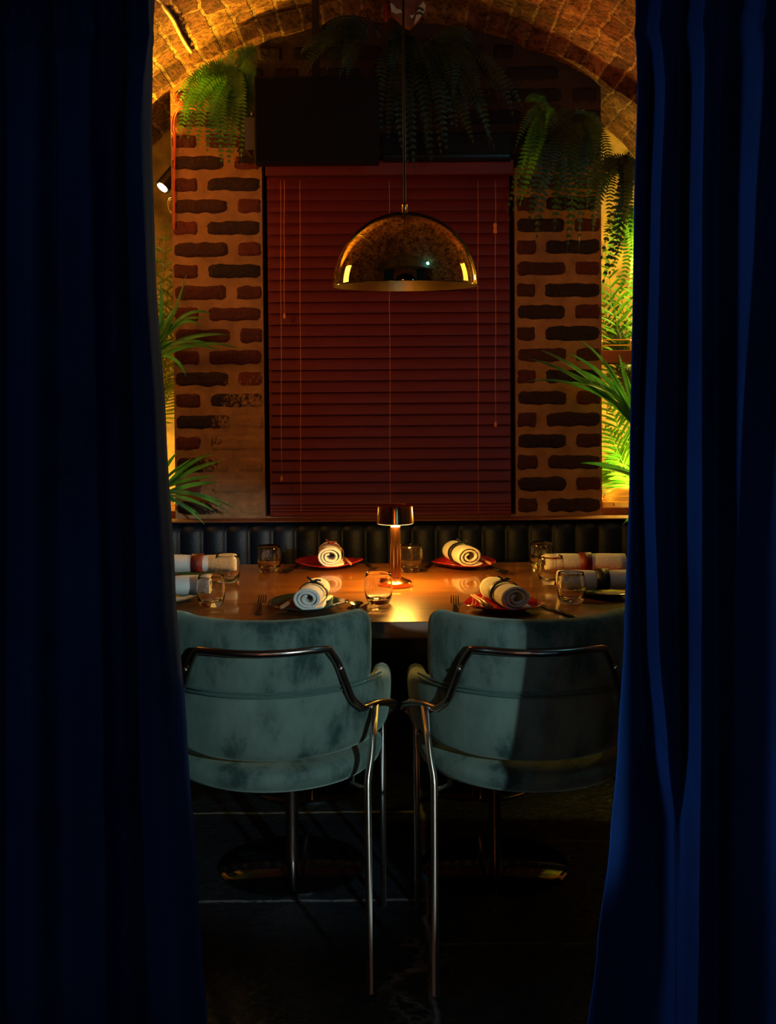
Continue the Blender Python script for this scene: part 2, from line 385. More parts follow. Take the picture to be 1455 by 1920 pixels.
def tag(o, label=None, cat=None, group=None, kind=None):
    if label: o['label'] = label
    if cat: o['category'] = cat
    if group: o['group'] = group
    if kind: o['kind'] = kind
    return o
def thing(name, label, cat, loc=(0, 0, 0), rz=0.0, group=None):
    o = bpy.data.objects.new(name, None); COL.objects.link(o); o.location = loc; o.rotation_euler = (0, 0, rz)
    o.empty_display_size = 0.05
    return tag(o, label, cat, group)
def copy_tree(o, parent=None):
    c = o.copy(); COL.objects.link(c)
    if parent: c.parent = parent
    for ch in [x for x in o.children]: copy_tree(ch, c)
    return c
def catmull(pts, n):
    pts = [Vector(p) for p in pts]; out = []
    P_ = [pts[0] * 2 - pts[1]] + pts + [pts[-1] * 2 - pts[-2]]
    for i in range(1, len(P_) - 2):
        for k in range(n):
            t = k / n; a, b, c, d = P_[i - 1], P_[i], P_[i + 1], P_[i + 2]
            out.append(0.5 * ((2 * b) + (c - a) * t + (2 * a - 5 * b + 4 * c - d) * t * t + (3 * b - a - 3 * c + d) * t ** 3))
    out.append(pts[-1]); return out
def fillet(pts, rad, n=6):
    pts = [Vector(p) for p in pts]; out = [pts[0]]
    for i in range(1, len(pts) - 1):
        a, b, c = pts[i - 1], pts[i], pts[i + 1]
        r = min(rad, (a - b).length * 0.45, (c - b).length * 0.45)
        p, q = b + (a - b).normalized() * r, b + (c - b).normalized() * r
        for k in range(n + 1):
            t = k / n; out.append(p * (1 - t) ** 2 + b * 2 * t * (1 - t) + q * t * t)
    out.append(pts[-1]); return out
def interp(xs, ys, x):
    if x <= xs[0]: return ys[0]
    for i in range(len(xs) - 1):
        if x <= xs[i + 1]:
            t = (x - xs[i]) / (xs[i + 1] - xs[i]); t = t * t * (3 - 2 * t) * 0.5 + t * 0.5
            return ys[i] + (ys[i + 1] - ys[i]) * t
    return ys[-1]

# ------------------------------------------------------------------ structure
YW = 5.05            # front face of the end wall
YN = 5.75            # back of the niches
RV, CZ = 1.66, 1.31  # vault radius, centre height
RI = 1.60            # inner edge of the arch ring
XP = 0.90            # half width of the end wall between the niches
st = lambda o: tag(o, kind='structure')
mb = MB(); mb.box((-1.9, -2.2, -0.05), (1.9, 6.0, 0.0)); st(mb.build('floor', M['floor'], smooth=False))
# vault
def vault():
    mb = MB(); nu = 150; ys = [-2.2 + 0.3 * i for i in range(21)] + [3.8 + 0.025 * i for i in range(1, 79)]
    ys = [y for y in ys if y <= YN + 1e-6]; ys.append(YN + 0.02)
    uvs = []
    def fn(i, j):
        a = PI * i / (nu - 1); y = ys[j]
        p = Vector((RV * math.cos(a), y, CZ + RV * math.sin(a)))
        d = noise.noise(p * 5) * 0.014 + noise.noise(p * 17) * 0.009 + noise.noise(p * 34) * 0.005
        if y < 3.8: d = 0
        # bricks stand slightly proud of their joints
        return p * 1.0 - Vector((math.cos(a), 0, math.sin(a))) * d
    mb.grid(fn, nu, len(ys))
    o = mb.build('ceiling', M['vault'], recalc=False)
    me = o.data; uvl = me.uv_layers.new(name='UVMap')
    for l in me.loops:
        vi = l.vertex_index; i = vi % nu; j = vi // nu
        uvl.data[l.index].uv = (ys[j], RV * PI * i / (nu - 1))
    return st(o)
vault()
for s, nm in ((-1, 'wall_left'), (1, 'wall_right')):
    mb = MB(); mb.box((min(s * RV, s * 1.8), -2.2, 0), (max(s * RV, s * 1.8), 5.95, CZ + 0.03)); st(mb.build(nm, M['sidewall'], smooth=False))
mb = MB(); mb.box((-1.8, -2.3, 0), (1.8, -2.2, 3.05)); st(mb.build('wall_front', M['sidewall'], smooth=False))
mb = MB(); mb.box((-1.8, YN, 0), (1.8, YN + 0.15, 3.05)); st(mb.build('wall_back_of_niches', M['plaster'], smooth=False))

mb = MB(); mb.box((0.853, 0.98, 0), (RV, 1.06, 2.5)); st(mb.build('curtain_light_block', M['sidewall'], smooth=False))  # unseen stub added to block the cool lamp from the right curtain
# brickwork filling the vault above the curtains
def partition():
    mb = MB(); n = 48; zb = 2.34; xm = RV - 0.001
    for y in (2.36, 2.46):
        mb.grid(lambda i, j: (-xm + 2 * xm * i / n, y, zb if j == 0 else max(zb, CZ + math.sqrt(max(0, RV * RV - (-xm + 2 * xm * i / n) ** 2)) + 0.01)), n + 1, 2)
    mb.add([(-xm, 2.36, zb), (xm, 2.36, zb), (xm, 2.46, zb), (-xm, 2.46, zb)], [(0, 1, 2, 3)])
    st(mb.build('wall_above_curtains', M['sidewall'], smooth=False, recalc=False))
partition()
# end wall with raised bricks
OX0, OX1 = at(494, 640, YW).x, at(966, 640, YW).x
OZ0, OZ1 = 0.84, at(727, 305, YW).z
def end_wall():
    mb = MB()
    arch = lambda x: CZ + math.sqrt(RV * RV - x * x) + 0.01
    # flat mortar face
    mb.box((-XP, YW, 0), (OX0, YW + 0.62, OZ1)); mb.box((OX1, YW, 0), (XP, YW + 0.62, OZ1)); mb.box((OX0, YW, 0), (OX1, YW + 0.62, OZ0))
    mb.box((OX0, YW + 0.16, OZ0), (OX1, YW + 0.62, OZ1))
    n = 40
    for y in (YW, YW + 0.62):
        mb.grid(lambda i, j: (-XP + 2 * XP * i / n, y, OZ1 if j == 0 else arch(-XP + 2 * XP * i / n)), n + 1, 2)
    for s in (-1, 1):
        mb.add([(s * XP, YW, OZ1), (s * XP, YW + 0.62, OZ1), (s * XP, YW + 0.62, arch(XP)), (s * XP, YW, arch(XP))], [(0, 1, 2, 3)])
    mb.add([(OX0, YW, OZ1), (OX1, YW, OZ1), (OX1, YW + 0.2, OZ1), (OX0, YW + 0.2, OZ1)], [(0, 1, 2, 3)])
    nflat = len(mb.v)
    tints = [(0, 0, 0)] * nflat
    pitch = (at(330, 427, YW).z - at(330, 427 + 40.6, YW).z); zA = at(330, 428, YW).z
    bh = pitch * 0.70
    def brick(x0, x1, z, tint):
        nx, nz = 14, 7; sd = random.random() * 50
        hh = bh * random.uniform(0.94, 1.06)
        def fn(i, j):
            a = -1 + 2 * i / (nx - 1); b = -1 + 2 * j / (nz - 1)
            k = 1 - 0.10 * abs(a) ** 9 * 0 
            w = (x1 - x0) / 2; cx = (x0 + x1) / 2
            cr = 0.25 * (abs(a) ** 14)
            px = cx + a * w * (1 - 0.05 * abs(b) ** 5 * min(1, 0.11 / w)) + noise.noise(Vector((sd, b * 2.2, a))) * 0.005
            pz = z + b * hh / 2 * (1 - cr) + noise.noise(Vector((a * w * 26, sd, b))) * 0.007
            e = (1 - abs(a) ** 20) * (1 - abs(b) ** 12)
            py = YW + 0.002 - (0.007 + 0.003 * noise.noise(Vector((px * 20, sd, pz * 20)))) * max(0, e) ** 0.4
            return (px, py, pz)
        o = mb.grid(fn, nx, nz)
        for _ in range(nx * nz): tints.append((tint, 1, 0))
    k = -16
    ST, HD, G = 0.235, 0.108, 0.036
    while True:
        z = zA + k * pitch
        if z > 2.9: break
        if z - bh / 2 < 0.02: k += 1; continue
        A = (k % 2 == 0)
        def run(x0, dirn, lim, first_header):
            x = x0; h = first_header
            while True:
                w = (HD if h else ST) * random.uniform(0.96, 1.03)
                xe = x + dirn * w
                if (xe - lim) * dirn > 0: xe = lim
                if abs(xe - x) > 0.03:
                    t = random.choice((0.55, 0.8, 1.0)) if h else random.choice((0.0, 0.1, 0.25, 0.55))
                    if x0 > 0: t *= 0.6
                    brick(min(x, xe), max(x, xe), z, t)
                x = xe + dirn * G; h = not h
                if (lim - x) * dirn < 0.02: break
        if z + bh / 2 > OZ1:
            xl = min(XP, math.sqrt(max(0, RI * RI - (z + bh / 2 - CZ) ** 2)) - 0.02)
            if xl > 0.2: run(-xl, 1, xl, A)
        elif z + bh / 2 < OZ0 + 0.02:
            run(-XP + 0.005, 1, XP - 0.005, A)
        else:
            run(-XP + 0.004, 1, OX0 - 0.004, A); run(XP - 0.004, -1, OX1 + 0.006, A)
        k += 1
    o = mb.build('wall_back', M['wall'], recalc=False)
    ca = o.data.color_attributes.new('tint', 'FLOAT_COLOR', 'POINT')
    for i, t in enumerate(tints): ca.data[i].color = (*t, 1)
    for p in o.data.polygons:
        if p.vertices[0] < nflat: p.use_smooth = False
    return st(o)
end_wall()
# arch ring under the vault, in front of the end wall
def ring():
    mb = MB(); nu = 140
    prof = [(RV + 0.02, YW - 0.09), (RI, YW - 0.085), (RI - 0.004, YW - 0.04), (RI, YW + 0.005), (RV + 0.02, YW + 0.005)]
    def fn(i, j):
        a = R(12) + R(156) * i / (nu - 1); r, y = prof[j]
        r += noise.noise(Vector((a * 18, j * 0.3, 1))) * 0.011 if r < RV else 0
        return (r * math.cos(a), y + noise.noise(Vector((a * 25, 5, j))) * 0.006, CZ + r * math.sin(a))
    mb.grid(fn, nu, len(prof)); o = mb.build('trim_1', M['vault'], auto=0.9)
    uvl = o.data.uv_layers.new(name='UVMap')
    for l in o.data.loops:
        p = o.data.vertices[l.vertex_index].co
        uvl.data[l.index].uv = (p.y * 1.0, RV * math.atan2(p.z - CZ, p.x))
    st(o)
ring()
# window behind the blind: frame and dark glass
mb = MB(); d = 0.045
yg = YW + 0.09
mb.box((OX0, yg, OZ0), (OX0 + d, yg + .05, OZ1)); mb.box((OX1 - d, yg, OZ0), (OX1, yg + .05, OZ1)); mb.box((OX0 + d, yg, OZ0), (OX1 - d, yg + .05, OZ0 + d)); mb.box((OX0 + d, yg, OZ1 - d), (OX1 - d, yg + .05, OZ1))
wn = st(mb.build('window_1', M['black'], smooth=False))
mb = MB(); mb.box((OX0 + d, yg + 0.02, OZ0 + d), (OX1 - d, yg + 0.03, OZ1 - d)); mb.build('window_pane', M['void'], wn, smooth=False)
# ledge along the wall foot, above the banquette
zl = at(727, 974, YW - 0.1).z
mb = MB(); mb.box((-1.64, YW - 0.12, zl - 0.006), (1.64, YW - 0.015, zl)); st(mb.build('trim_2', M['shelfwood'], smooth=False, bevel=0.002))
# curtain rail (above the picture)
mb = MB(); mb.tube([(-1.62, 2.30, 2.30), (1.62, 2.30, 2.30)], 0.016, 12); st(mb.build('trim_3', M['blackm']))

# ------------------------------------------------------------------ banquette
def banquette():
    yb = YW - 0.125; zt = zl - 0.007
    t = thing('banquette', 'long navy leather banquette with vertical channel tufting behind the table', 'bench', (0, yb, 0))
    mb = MB(); cw = 0.096; n = 34; per = 12; prof = [(0.0, 0.44), (0.0, 0.5), (0.0, 0.7), (-0.0, zt - 0.045), (0.008, zt - 0.02), (0.03, zt - 0.006), (0.05, zt - 0.001), (0.09, zt - 0.001)]
    N = n * per + 1
    def fn(i, j):
        x = -n * cw / 2 + i * cw / per; ph = (i % per) / per
        puff = 0.017 * (math.sin(PI * ph) ** 0.55 if 0 < ph < 1 else 0)
        y, z = prof[j]
        f = 1 - min(1, y / 0.1)
        return (x, y - 0.10 * f * 0 - puff * f + 0.02, z + (puff * 0.2 if 2 < j < 7 else 0) - (0.003 if puff == 0 and j > 3 else 0))
    mb.grid(fn, N, len(prof)); mb.build('backrest', M['leather'], t)
    mb = MB(); mb.box((-1.63, -0.42, 0.30), (1.63, 0.02, 0.46)); mb.build('seat', M['leather'], t, bevel=0.03)
    mb = MB(); mb.box((-1.63, -0.38, 0.0), (1.63, 0.11, 0.30)); mb.build('plinth', M['black'], t, smooth=False)
banquette()

# ------------------------------------------------------------------ venetian blind
def blind():
    yb = YW - 0.012
    p0 = at(503, 640, yb).x; p1 = at(957, 640, yb).x
    ztop = at(727, 330, yb).z; zbot = at(727, 968, yb).z
    t = thing('venetian_blind', 'closed dark red wooden venetian blind over the brick wall window', 'blind', ((p0 + p1) / 2, yb, zbot))
    w = (p1 - p0) / 2; H = ztop - zbot; n = 29; pt = (H - 0.055) / n
    mb = MB()
    def slat(zc, hh, tilt):
        def fn(i, j):
            b = -1 + 2 * (j % 5) / 4; side = 1 if j < 5 else -1
            if j >= 5: b = -b
            y = 0.018 - b * -tilt + (1 - b * b) * -0.003 + side * -0.0014
            return (-w + 2 * w * i, y, zc + b * hh / 2)
        o = len(mb.v); mb.grid(lambda i, j: fn(i, j), 2, 10)
        m = len(mb.v); mb.f.append((o, o + 1, m - 1, m - 2)); mb.m.append(0)
        mb.f.append(tuple(range(o, m, 2))); mb.m.append(0); mb.f.append(tuple(range(o + 1, m, 2))[::-1]); mb.m.append(0)
    for k in range(n): slat(0.055 + pt * (k + 0.5) + random.uniform(-.0008, .0008), pt * 1.12, 0.0085)
    for k in range(3): slat(0.022 + k * 0.013, 0.022, 0.009)
    mb.build('slat_panel', M['slat'], t, auto=0.5)
    mb = MB(); mb.box((-w, 0.004, 0), (w, 0.03, 0.014)); mb.build('bottom_rail', M['slat'], t, bevel=0.003)
    hx0 = at(498, 318, yb - .06).x - (p0 + p1) / 2; hx1 = at(963, 318, yb - .06).x - (p0 + p1) / 2
    zt2 = at(727, 302, yb - .05).z - zbot
    mb = MB(); mb.box((hx0, -0.065, H - 0.006), (hx1, 0.05 - 0.065, zt2)); mb.box((hx0, -0.015, H + 0.01), (hx0 + 0.012, 0.01, zt2)); mb.box((hx1 - 0.012, -0.015, H + 0.01), (hx1, 0.01, zt2))
    mb.build('head_rail', M['slat'], t, smooth=False, bevel=0.003)
    cx = (p0 + p1) / 2
    def cord(px, pyb, r=0.0011, tassel=True, yoff=-0.022, toggle=None, px2=None):
        a = at(px, 338, yb + yoff); b = at(px2 if px2 else px - 3, pyb, yb + yoff)
        a -= Vector((cx, yb, zbot)); b -= Vector((cx, yb, zbot)); b.x = a.x + (b.x - a.x) * 0.4
        m = MB(); m.tube([a + (b - a) * (k / 8) + Vector((0.0012 * math.sin(k * 1.7), 0, 0)) for k in range(9)], r, 6)
        o = m.build('lift_cord' if tassel else 'ladder_cord', M['cord'], t)
        if tassel:
            m = MB(); m.lathe([(0.0012, 0.012), (0.004, 0.006), (0.0062, -0.004), (0.0055, -0.012), (0.0, -0.014)], 12, b)
            m.build('tassel', M['cord'], o)
        if toggle:
            q = at(px, toggle, yb + yoff) - Vector((cx, yb, zbot)); q.x = a.x - 0.002
            m = MB(); m.lathe([(0.0, 0.022), (0.008, 0.021), (0.0075, 0.008), (0.0055, 0.0), (0.0075, -0.008), (0.0085, -0.02), (0.0, -0.022)], 12, q)
            m.build('toggle', M['cord'], o)
    cord(526, 897); cord(533, 592); cord(562, 962, 0.0011, False); cord(730, 962, 0.001, False); cord(896, 962, 0.001, False); cord(929, 795, toggle=428)
blind()

# ------------------------------------------------------------------ table
ZT = 0.75
TY0 = onz(740, 1166, ZT).y; TY1 = onz(740, 1056, ZT).y
def table():
    cy = (TY0 + TY1) / 2; hy = (TY1 - TY0) / 2; hx = 1.02; rc = 0.16
    t = thing('dining_table', 'long polished walnut dining table laid for eight', 'table', (0, cy, 0))
    mb = MB(); out = []
    for (sx, sy, a0) in ((1, 1, 0), (-1, 1, 90), (-1, -1, 180), (1, -1, 270)):
        for k in range(13):
            a = R(a0 + 90 * k / 12); out.append((sx * (hx - rc) + rc * math.cos(a), sy * (hy - rc) + rc * math.sin(a)))
    n = len(out); rings = [(0.0, -0.048), (-0.0, -0.002), (0.002, 0.0)]
    rr = [(0.004, -0.048), (0.0, -0.045), (0.0, -0.003), (0.003, 0.0)]
    def fn(i, j):
        x, y = out[i]; d, z = rr[j]; l = math.hypot(x, y); return (x * (1 - d / l), y * (1 - d / l), ZT + z)
    o = mb.grid(fn, n, 4, True); mb.f.append(tuple(range(o, o + n))[::-1]); mb.m.append(0); mb.f.append(tuple(range(o + 3 * n, o + 4 * n))); mb.m.append(0)
    mb.build('table_top', M['table'], t, auto=0.5)
    base = None
    for (px, py) in ((548, 1612), (928, 1612)):
        g = onz(px, py, 0.015)
        for yy in (g.y, 2 * cy - g.y + 0.02):
            b = MB(); c = (g.x, yy - cy, 0)
            b.lathe([(0, 0.0), (0.215, 0.0), (0.215, 0.006), (0.2, 0.012), (0.03, 0.016), (0.0, 0.016)], 48, c); po = b.build('pedestal_base', M['gloss'], t, auto=0.6)
            b = MB(); b.tube([(c[0], c[1], 0.014), (c[0], c[1], ZT - 0.05)], 0.019, 20); b.build('pedestal_post', M['bronze'], t, auto=0.8)
            b = MB(); b.lathe([(0, ZT - 0.062), (0.12, ZT - 0.06), (0.12, ZT - 0.049), (0, ZT - 0.049)], 32, c); b.build('mounting_plate', M['blackm'], t, auto=0.6)
table()

# ------------------------------------------------------------------ chairs
def chair_path():
    a, b, L, y0 = 0.294, 0.36, 0.11, 0.092; pts = []
    n = 60
    for k in range(n + 1):
        th = R(90 * k / n); pts.append((a * math.sin(th), y0 - b * math.cos(th)))
    for k in range(1, 12): pts.append((a + 0.004 * k / 11, y0 + L * k / 11))
    s = [0]
    for p, q in zip(pts, pts[1:]): s.append(s[-1] + math.hypot(q[0] - p[0], q[1] - p[1]))
    def f(u):
        sg = 1 if u >= 0 else -1; u = min(abs(u), s[-1] - 1e-6)
        lo = 0
        while s[lo + 1] < u: lo += 1
        t = (u - s[lo]) / (s[lo + 1] - s[lo]); p, q = pts[lo], pts[lo + 1]
        x = p[0] + (q[0] - p[0]) * t; y = p[1] + (q[1] - p[1]) * t
        dx, dy = q[0] - p[0], q[1] - p[1]; l = math.hypot(dx, dy)
        return Vector((sg * x, y, 0)), Vector((sg * dy / l, -dx / l, 0))       # point, outward normal
    return f, s[-1]
CP, CL = chair_path()
def padded(mb, L, z0, z1, T, off=0.0, taper=1.0, corner=0.12, pw=7, nu=56, nv=16, puff=0.0, lean=0.0, nseed=0, sag=0.0):
    zc, hz = (z0 + z1) / 2, (z1 - z0) / 2
    au = [math.sin(PI / 2 * (-1 + 2 * i / (nu - 1))) * 0.35 + (-1 + 2 * i / (nu - 1)) * 0.65 for i in range(nu)]
    av = [math.sin(PI / 2 * (-1 + 2 * j / (nv - 1))) * 0.6 + (-1 + 2 * j / (nv - 1)) * 0.4 for j in range(nv)]
    def mk(side):
        def fn(i, j):
            a, b = au[i], av[j]
            u = L * a * (1 - corner * hz / L * abs(b) ** pw); z = zc + hz * b * (1 - corner * 1.0 * abs(a) ** (pw * 5))
            p, n = CP(u)
            sc = taper + (1 - taper) * (z - z0) / (z1 - z0) if taper != 1 else 1
            p = Vector((p.x * sc, p.y * sc, 0))
            th = T * (max(0, 1 - abs(a) ** 30) ** 0.5) * (max(0, 1 - abs(b) ** 8) ** 0.5)
            th2 = th * (0.5 if side > 0 else 0.5)
            q = p + n * (off + side * th2 + (puff * (1 - b * b) * (1 - a ** 8) if side > 0 else 0))
            q.y -= lean * (z - z0)
            if nseed: q += n * 0.0025 * noise.noise(Vector((u * 9, z * 9, nseed)))
            f = max(0, (abs(u) - 0.30) / (L - 0.30)); q.z = z - sag * min(1, f * 1.4) * (z - z0) / (z1 - z0); return q
        return fn
    mb.grid(mk(1), nu, nv); mb.grid(mk(-1), nu, nv)
def tub_chair(label):
    t = thing('tub_chair', label, 'chair')
    mb = MB(); padded(mb, CL * 0.99, 0.540, 0.705, 0.05, off=-0.024, taper=0.955, corner=0.10, puff=0.006, nseed=3, sag=0.03); mb.build('arm_shell', M['green'], t)
    mb = MB(); padded(mb, 0.328, 0.690, 0.873, 0.055, off=-0.024, corner=0.16, puff=0.004, lean=0.02, nseed=9); mb.build('backrest', M['green'], t)
    for z, r in ((0.7085, 0.0028), (0.699, 0.0024)):
        mb = MB(); pts = []
        for k in range(61):
            p, n = CP(-0.36 + 0.72 * k / 60); q = p + n * 0.004; q.z = z - 0.004 * abs(-1 + k / 30) ** 2; pts.append(q)
        mb.tube(pts, r, 8); mb.build('piping', M['greenseam'], t)
    # seat pad
    mb = MB()
    def sp(r, a):
        e = 2.05; c, s = math.cos(a), math.sin(a)
        k = (abs(c) ** e + abs(s) ** e) ** (-1 / e)
        yy = 0.306 * k * s * r + 0.052; return 0.272 * k * c * r, yy if s < 0 else 0.052 + (yy - 0.052) * 0.58
    prof = [(0.0, 0.460), (0.6, 0.460), (0.84, 0.462), (0.92, 0.466), (0.975, 0.478), (0.998, 0.494), (0.992, 0.508), (0.955, 0.519), (0.88, 0.526), (0.80, 0.535), (0.5, 0.542), (0.0, 0.544)]
    def fn(i, j):
        a = 2 * PI * i / 72; r, z = prof[j]; x, y = sp(r, a); return (x, y, z)
    mb.grid(fn, 72, len(prof), True); mb.build('seat', M['green'], t)
    # rail
    half = [(0, -0.296, 0.806), (0.06, -0.290, 0.807), (0.115, -0.271, 0.808), (0.152, -0.248, 0.806), (0.172, -0.228, 0.772), (0.204, -0.196, 0.672), (0.228, -0.165, 0.645), (0.266, -0.100, 0.640), (0.300, 0.0, 0.612), (0.307, 0.08, 0.580), (0.304, 0.165, 0.555)]
    sm = catmull(half[:4], 5)[:-1] + fillet(half[3:7], 0.042, 8)
    sm += catmull(half[6:], 5)[1:]
    pts = [Vector((-p.x, p.y, p.z)) for p in reversed([Vector(q) for q in sm])][:-1] + [Vector(q) for q in sm]
    mb = MB(); mb.tube(pts, 0.0088, 14); mb.build('frame_rail', M['bronze'], t)
    for sx in (-1, 1):
        mb = MB()
        leg = fillet([(sx * 0.258, -0.118, 0.640), (sx * 0.248, -0.215, 0.545), (sx * 0.240, -0.243, 0.505), (sx * 0.240, -0.245, 0.0)], 0.05, 8)
        mb.tube(leg, 0.0082, 14); mb.build('leg', M['leg'], t)
        mb = MB(); leg = fillet([(sx * 0.301, 0.165, 0.555), (sx * 0.284, 0.198, 0.53), (sx * 0.272, 0.205, 0.50), (sx * 0.270, 0.208, 0.0)], 0.05, 8)
        mb.tube(leg, 0.0082, 14); mb.build('leg', M['leg'], t)
        mb = MB(); mb.tube([(sx * 0.240, -0.240, 0.475), (sx * 0.20, -0.16, 0.462), (sx * 0.20, 0.16, 0.462), (sx * 0.27, 0.206, 0.475)], 0.006, 10); mb.build('seat_brace', M['steel'], t)
        for (x, y, z, n) in ((0.177, -0.2305, 0.757, (0.5, -1, 0.1)), (0.243, -0.146, 0.643, (0.8, -0.6, 0))):
            mb = MB(); nn = Vector((sx * n[0], n[1], n[2])).normalized(); c = Vector((sx * x, y, z))
            mb.tube([c + nn * 0.004, c + nn * 0.0095, c + nn * 0.0112], 0.0048, 12, taper=lambda q: 1 if q < 0.6 else 0.5); mb.build('screw', M['screw'], t)
    return t
fy = onz(693, 1862, 0).y; cxl = onz(693, 1862, 0).x - 0.240
c1 = tub_chair('fully lit green velvet tub chair whose left side is behind the left curtain')
c1.location = (cxl, fy + 0.245, 0)
c2 = copy_tree(c1); c2['label'] = 'green velvet tub chair crossed by a hard shadow edge, partly behind the right curtain'
c2.location = (onz(817, 1866, 0).x + 0.240, onz(817, 1866, 0).y + 0.245, 0)
for c in (c1, c2): c['group'] = 'green velvet tub chairs in front of the table'

# ------------------------------------------------------------------ curtains
def curtain(name, label, rows, feats, Y0, nz=150):
    # feats: list of (xs per row, depth per row)
    pys = rows
    def fn_row(py):
        pts = []
        for xs, ds in feats:
            x = interp(pys, xs, py); dd = interp(pys, ds if isinstance(ds, (list, tuple)) else [ds] * len(pys), py)
            p = at(x, py, Y0 + dd); pts.append(Vector((p.x, Y0 + dd, 0)))
        return catmull(pts, 14)
    tape = 62
    rowsout = []
    zf = 0.012
    pyb = 700 + (CAM_H - 0) * F_PX / Y0
    for j in range(nz):
        t = j / (nz - 1); py = -130 + (pyb + 130) * (t ** 1.15)
        z = at(727, py, Y0).z; z = max(z, zf)
        if py > pyb - 30: z = max(zf, at(727, py, Y0).z)
        rw = fn_row(min(py, pys[-1])); N = len(rw); o = []
        if py < tape: g = 1.0
        else: g = max(0, 1 - (py - tape) / 150) ** 2
        pinch = math.exp(-((py - tape) / 14.0) ** 2)
        for i, p in enumerate(rw):
            x = p.x
            fine = math.sin(x * 2 * PI / 0.047 + 1.5 * noise.noise(Vector((x * 9, 0, 1)))) * 0.010 * g
            fine += math.sin(x * 2 * PI / 0.021 + 4) * 0.004 * g * (1 if py < tape else 0.6)
            cr = 0.004 * noise.noise(Vector((x * 14, z * 3.0, 2.0))) * min(1, max(0, (z - 0.0) < 9))
            cr += 0.010 * noise.noise(Vector((x * 9, z * 7.0, 6.0))) * max(0, 1 - z / 0.5)
            y = p.y + fine + cr + pinch * 0.018
            yy = Y0 + (y - Y0) * (1 - 0.25 * math.exp(-((py - tape) / 60.0) ** 2))
            o.append(Vector((x, yy, z)))
        rowsout.append(o)
    mb = MB(); mb.grid(lambda i, j: rowsout[j][i], len(rowsout[0]), nz)
    ob = mb.build(name, M['curtain'], recalc=False)
    so = ob.modifiers.new('Solidify', 'SOLIDIFY'); so.thickness = 0.003; so.offset = 1
    return tag(ob, label, 'curtain')
rows = [-130, 60, 170, 400, 900, 1200, 1400, 1560, 1750, 1960, 2120]
Y0 = 2.30
rt = [
    ([1196, 1197, 1198, 1191, 1183, 1172, 1160, 1145, 1120, 1094, 1080], [-0.015] * 5 + [-0.03, -0.05, -0.06, -0.07, -0.07, -0.07]),
    ([1204, 1204, 1205, 1198, 1190, 1180, 1170, 1160, 1140, 1120, 1110], [0.012] * 5 + [0.0, -0.025, -0.04, -0.05, -0.05, -0.05]),
    ([1222, 1216, 1220, 1212, 1196, 1200, 1208, 1214, 1218, 1222, 1225], [0.03] * 6 + [0.04, 0.05, 0.05, 0.05, 0.05]),
    ([1246, 1241, 1246, 1237, 1226, 1234, 1250, 1262, 1262, 1262, 1262], [-0.045] * 6 + [-0.035, 0.015, 0.02, 0.02, 0.02]),
    ([1252, 1247, 1252, 1243, 1232, 1240, 1255, 1268, 1268, 1268, 1268], [-0.01] * 6 + [0.0, 0.013, 0.018, 0.018, 0.018]),
    ([1276, 1274, 1276, 1272, 1268, 1272, 1276, 1282, 1285, 1285, 1285], [0.045] * 6 + [0.03, 0.01, 0.0, 0.0, 0.0]),
    ([1322, 1321, 1319, 1315, 1314, 1313, 1313, 1312, 1310, 1306, 1306], -0.06),
    ([1327, 1326, 1324, 1320, 1319, 1318, 1318, 1317, 1315, 1311, 1311], -0.005),
    ([1352, 1350, 1350, 1346, 1342, 1342, 1342, 1342, 1342, 1340, 1340], 0.05),
    ([1436, 1434, 1426, 1412, 1384, 1376, 1374, 1372, 1372, 1370, 1370], [-0.05, -0.05, -0.05, -0.04, -0.010, 0.005, 0.01, 0.01, 0.01, 0.01, 0.01]),
    ([1442, 1440, 1434, 1420, 1396, 1390, 1388, 1386, 1386, 1384, 1384], [-0.01, -0.01, -0.01, -0.01, 0.01, 0.02, 0.02, 0.02, 0.02, 0.02, 0.02]),
    ([1470, 1468, 1464, 1456, 1446, 1444, 1444, 1444, 1444, 1444, 1444], 0.045),
    ([1540] * 11, -0.05), ([1600] * 11, 0.04), ([1680] * 11, -0.03),
]
curtain('curtain', 'right-hand floor-length navy velvet curtain with bright ridged folds', rows, rt, Y0)['group'] = 'navy velvet curtains framing the alcove'
rows2 = [-130, 60, 250, 500, 800, 1100, 1400, 1650, 1960, 2120]
lf = [
    ([292, 284, 282, 289, 309, 326, 349, 368, 388, 398], 0.03),
    ([284, 276, 276, 282, 301, 317, 339, 357, 376, 384], -0.01),
    ([274, 268, 250, 262, 276, 282, 292, 304, 322, 330], -0.045),
    ([228, 226, 218, 222, 228, 232, 238, 245, 252, 256], 0.05),
    ([172, 170, 171, 176, 184, 190, 196, 200, 204, 206], 0.01),
    ([166, 164, 164, 170, 178, 184, 190, 194, 198, 200], -0.055),
    ([112, 110, 108, 112, 118, 120, 124, 126, 128, 130], 0.015),
    ([66, 64, 60, 56, 54, 54, 54, 54, 54, 54], -0.025),
    ([4, 4, 2, 0, 0, 0, 0, 0, 0, 0], 0.04),
    ([-70] * 10, -0.04), ([-140] * 10, 0.03), ([-220] * 10, -0.03),
]
curtain('curtain', 'left-hand floor-length navy velvet curtain, nearly black in shade', rows2, lf, Y0)['group'] = 'navy velvet curtains framing the alcove'

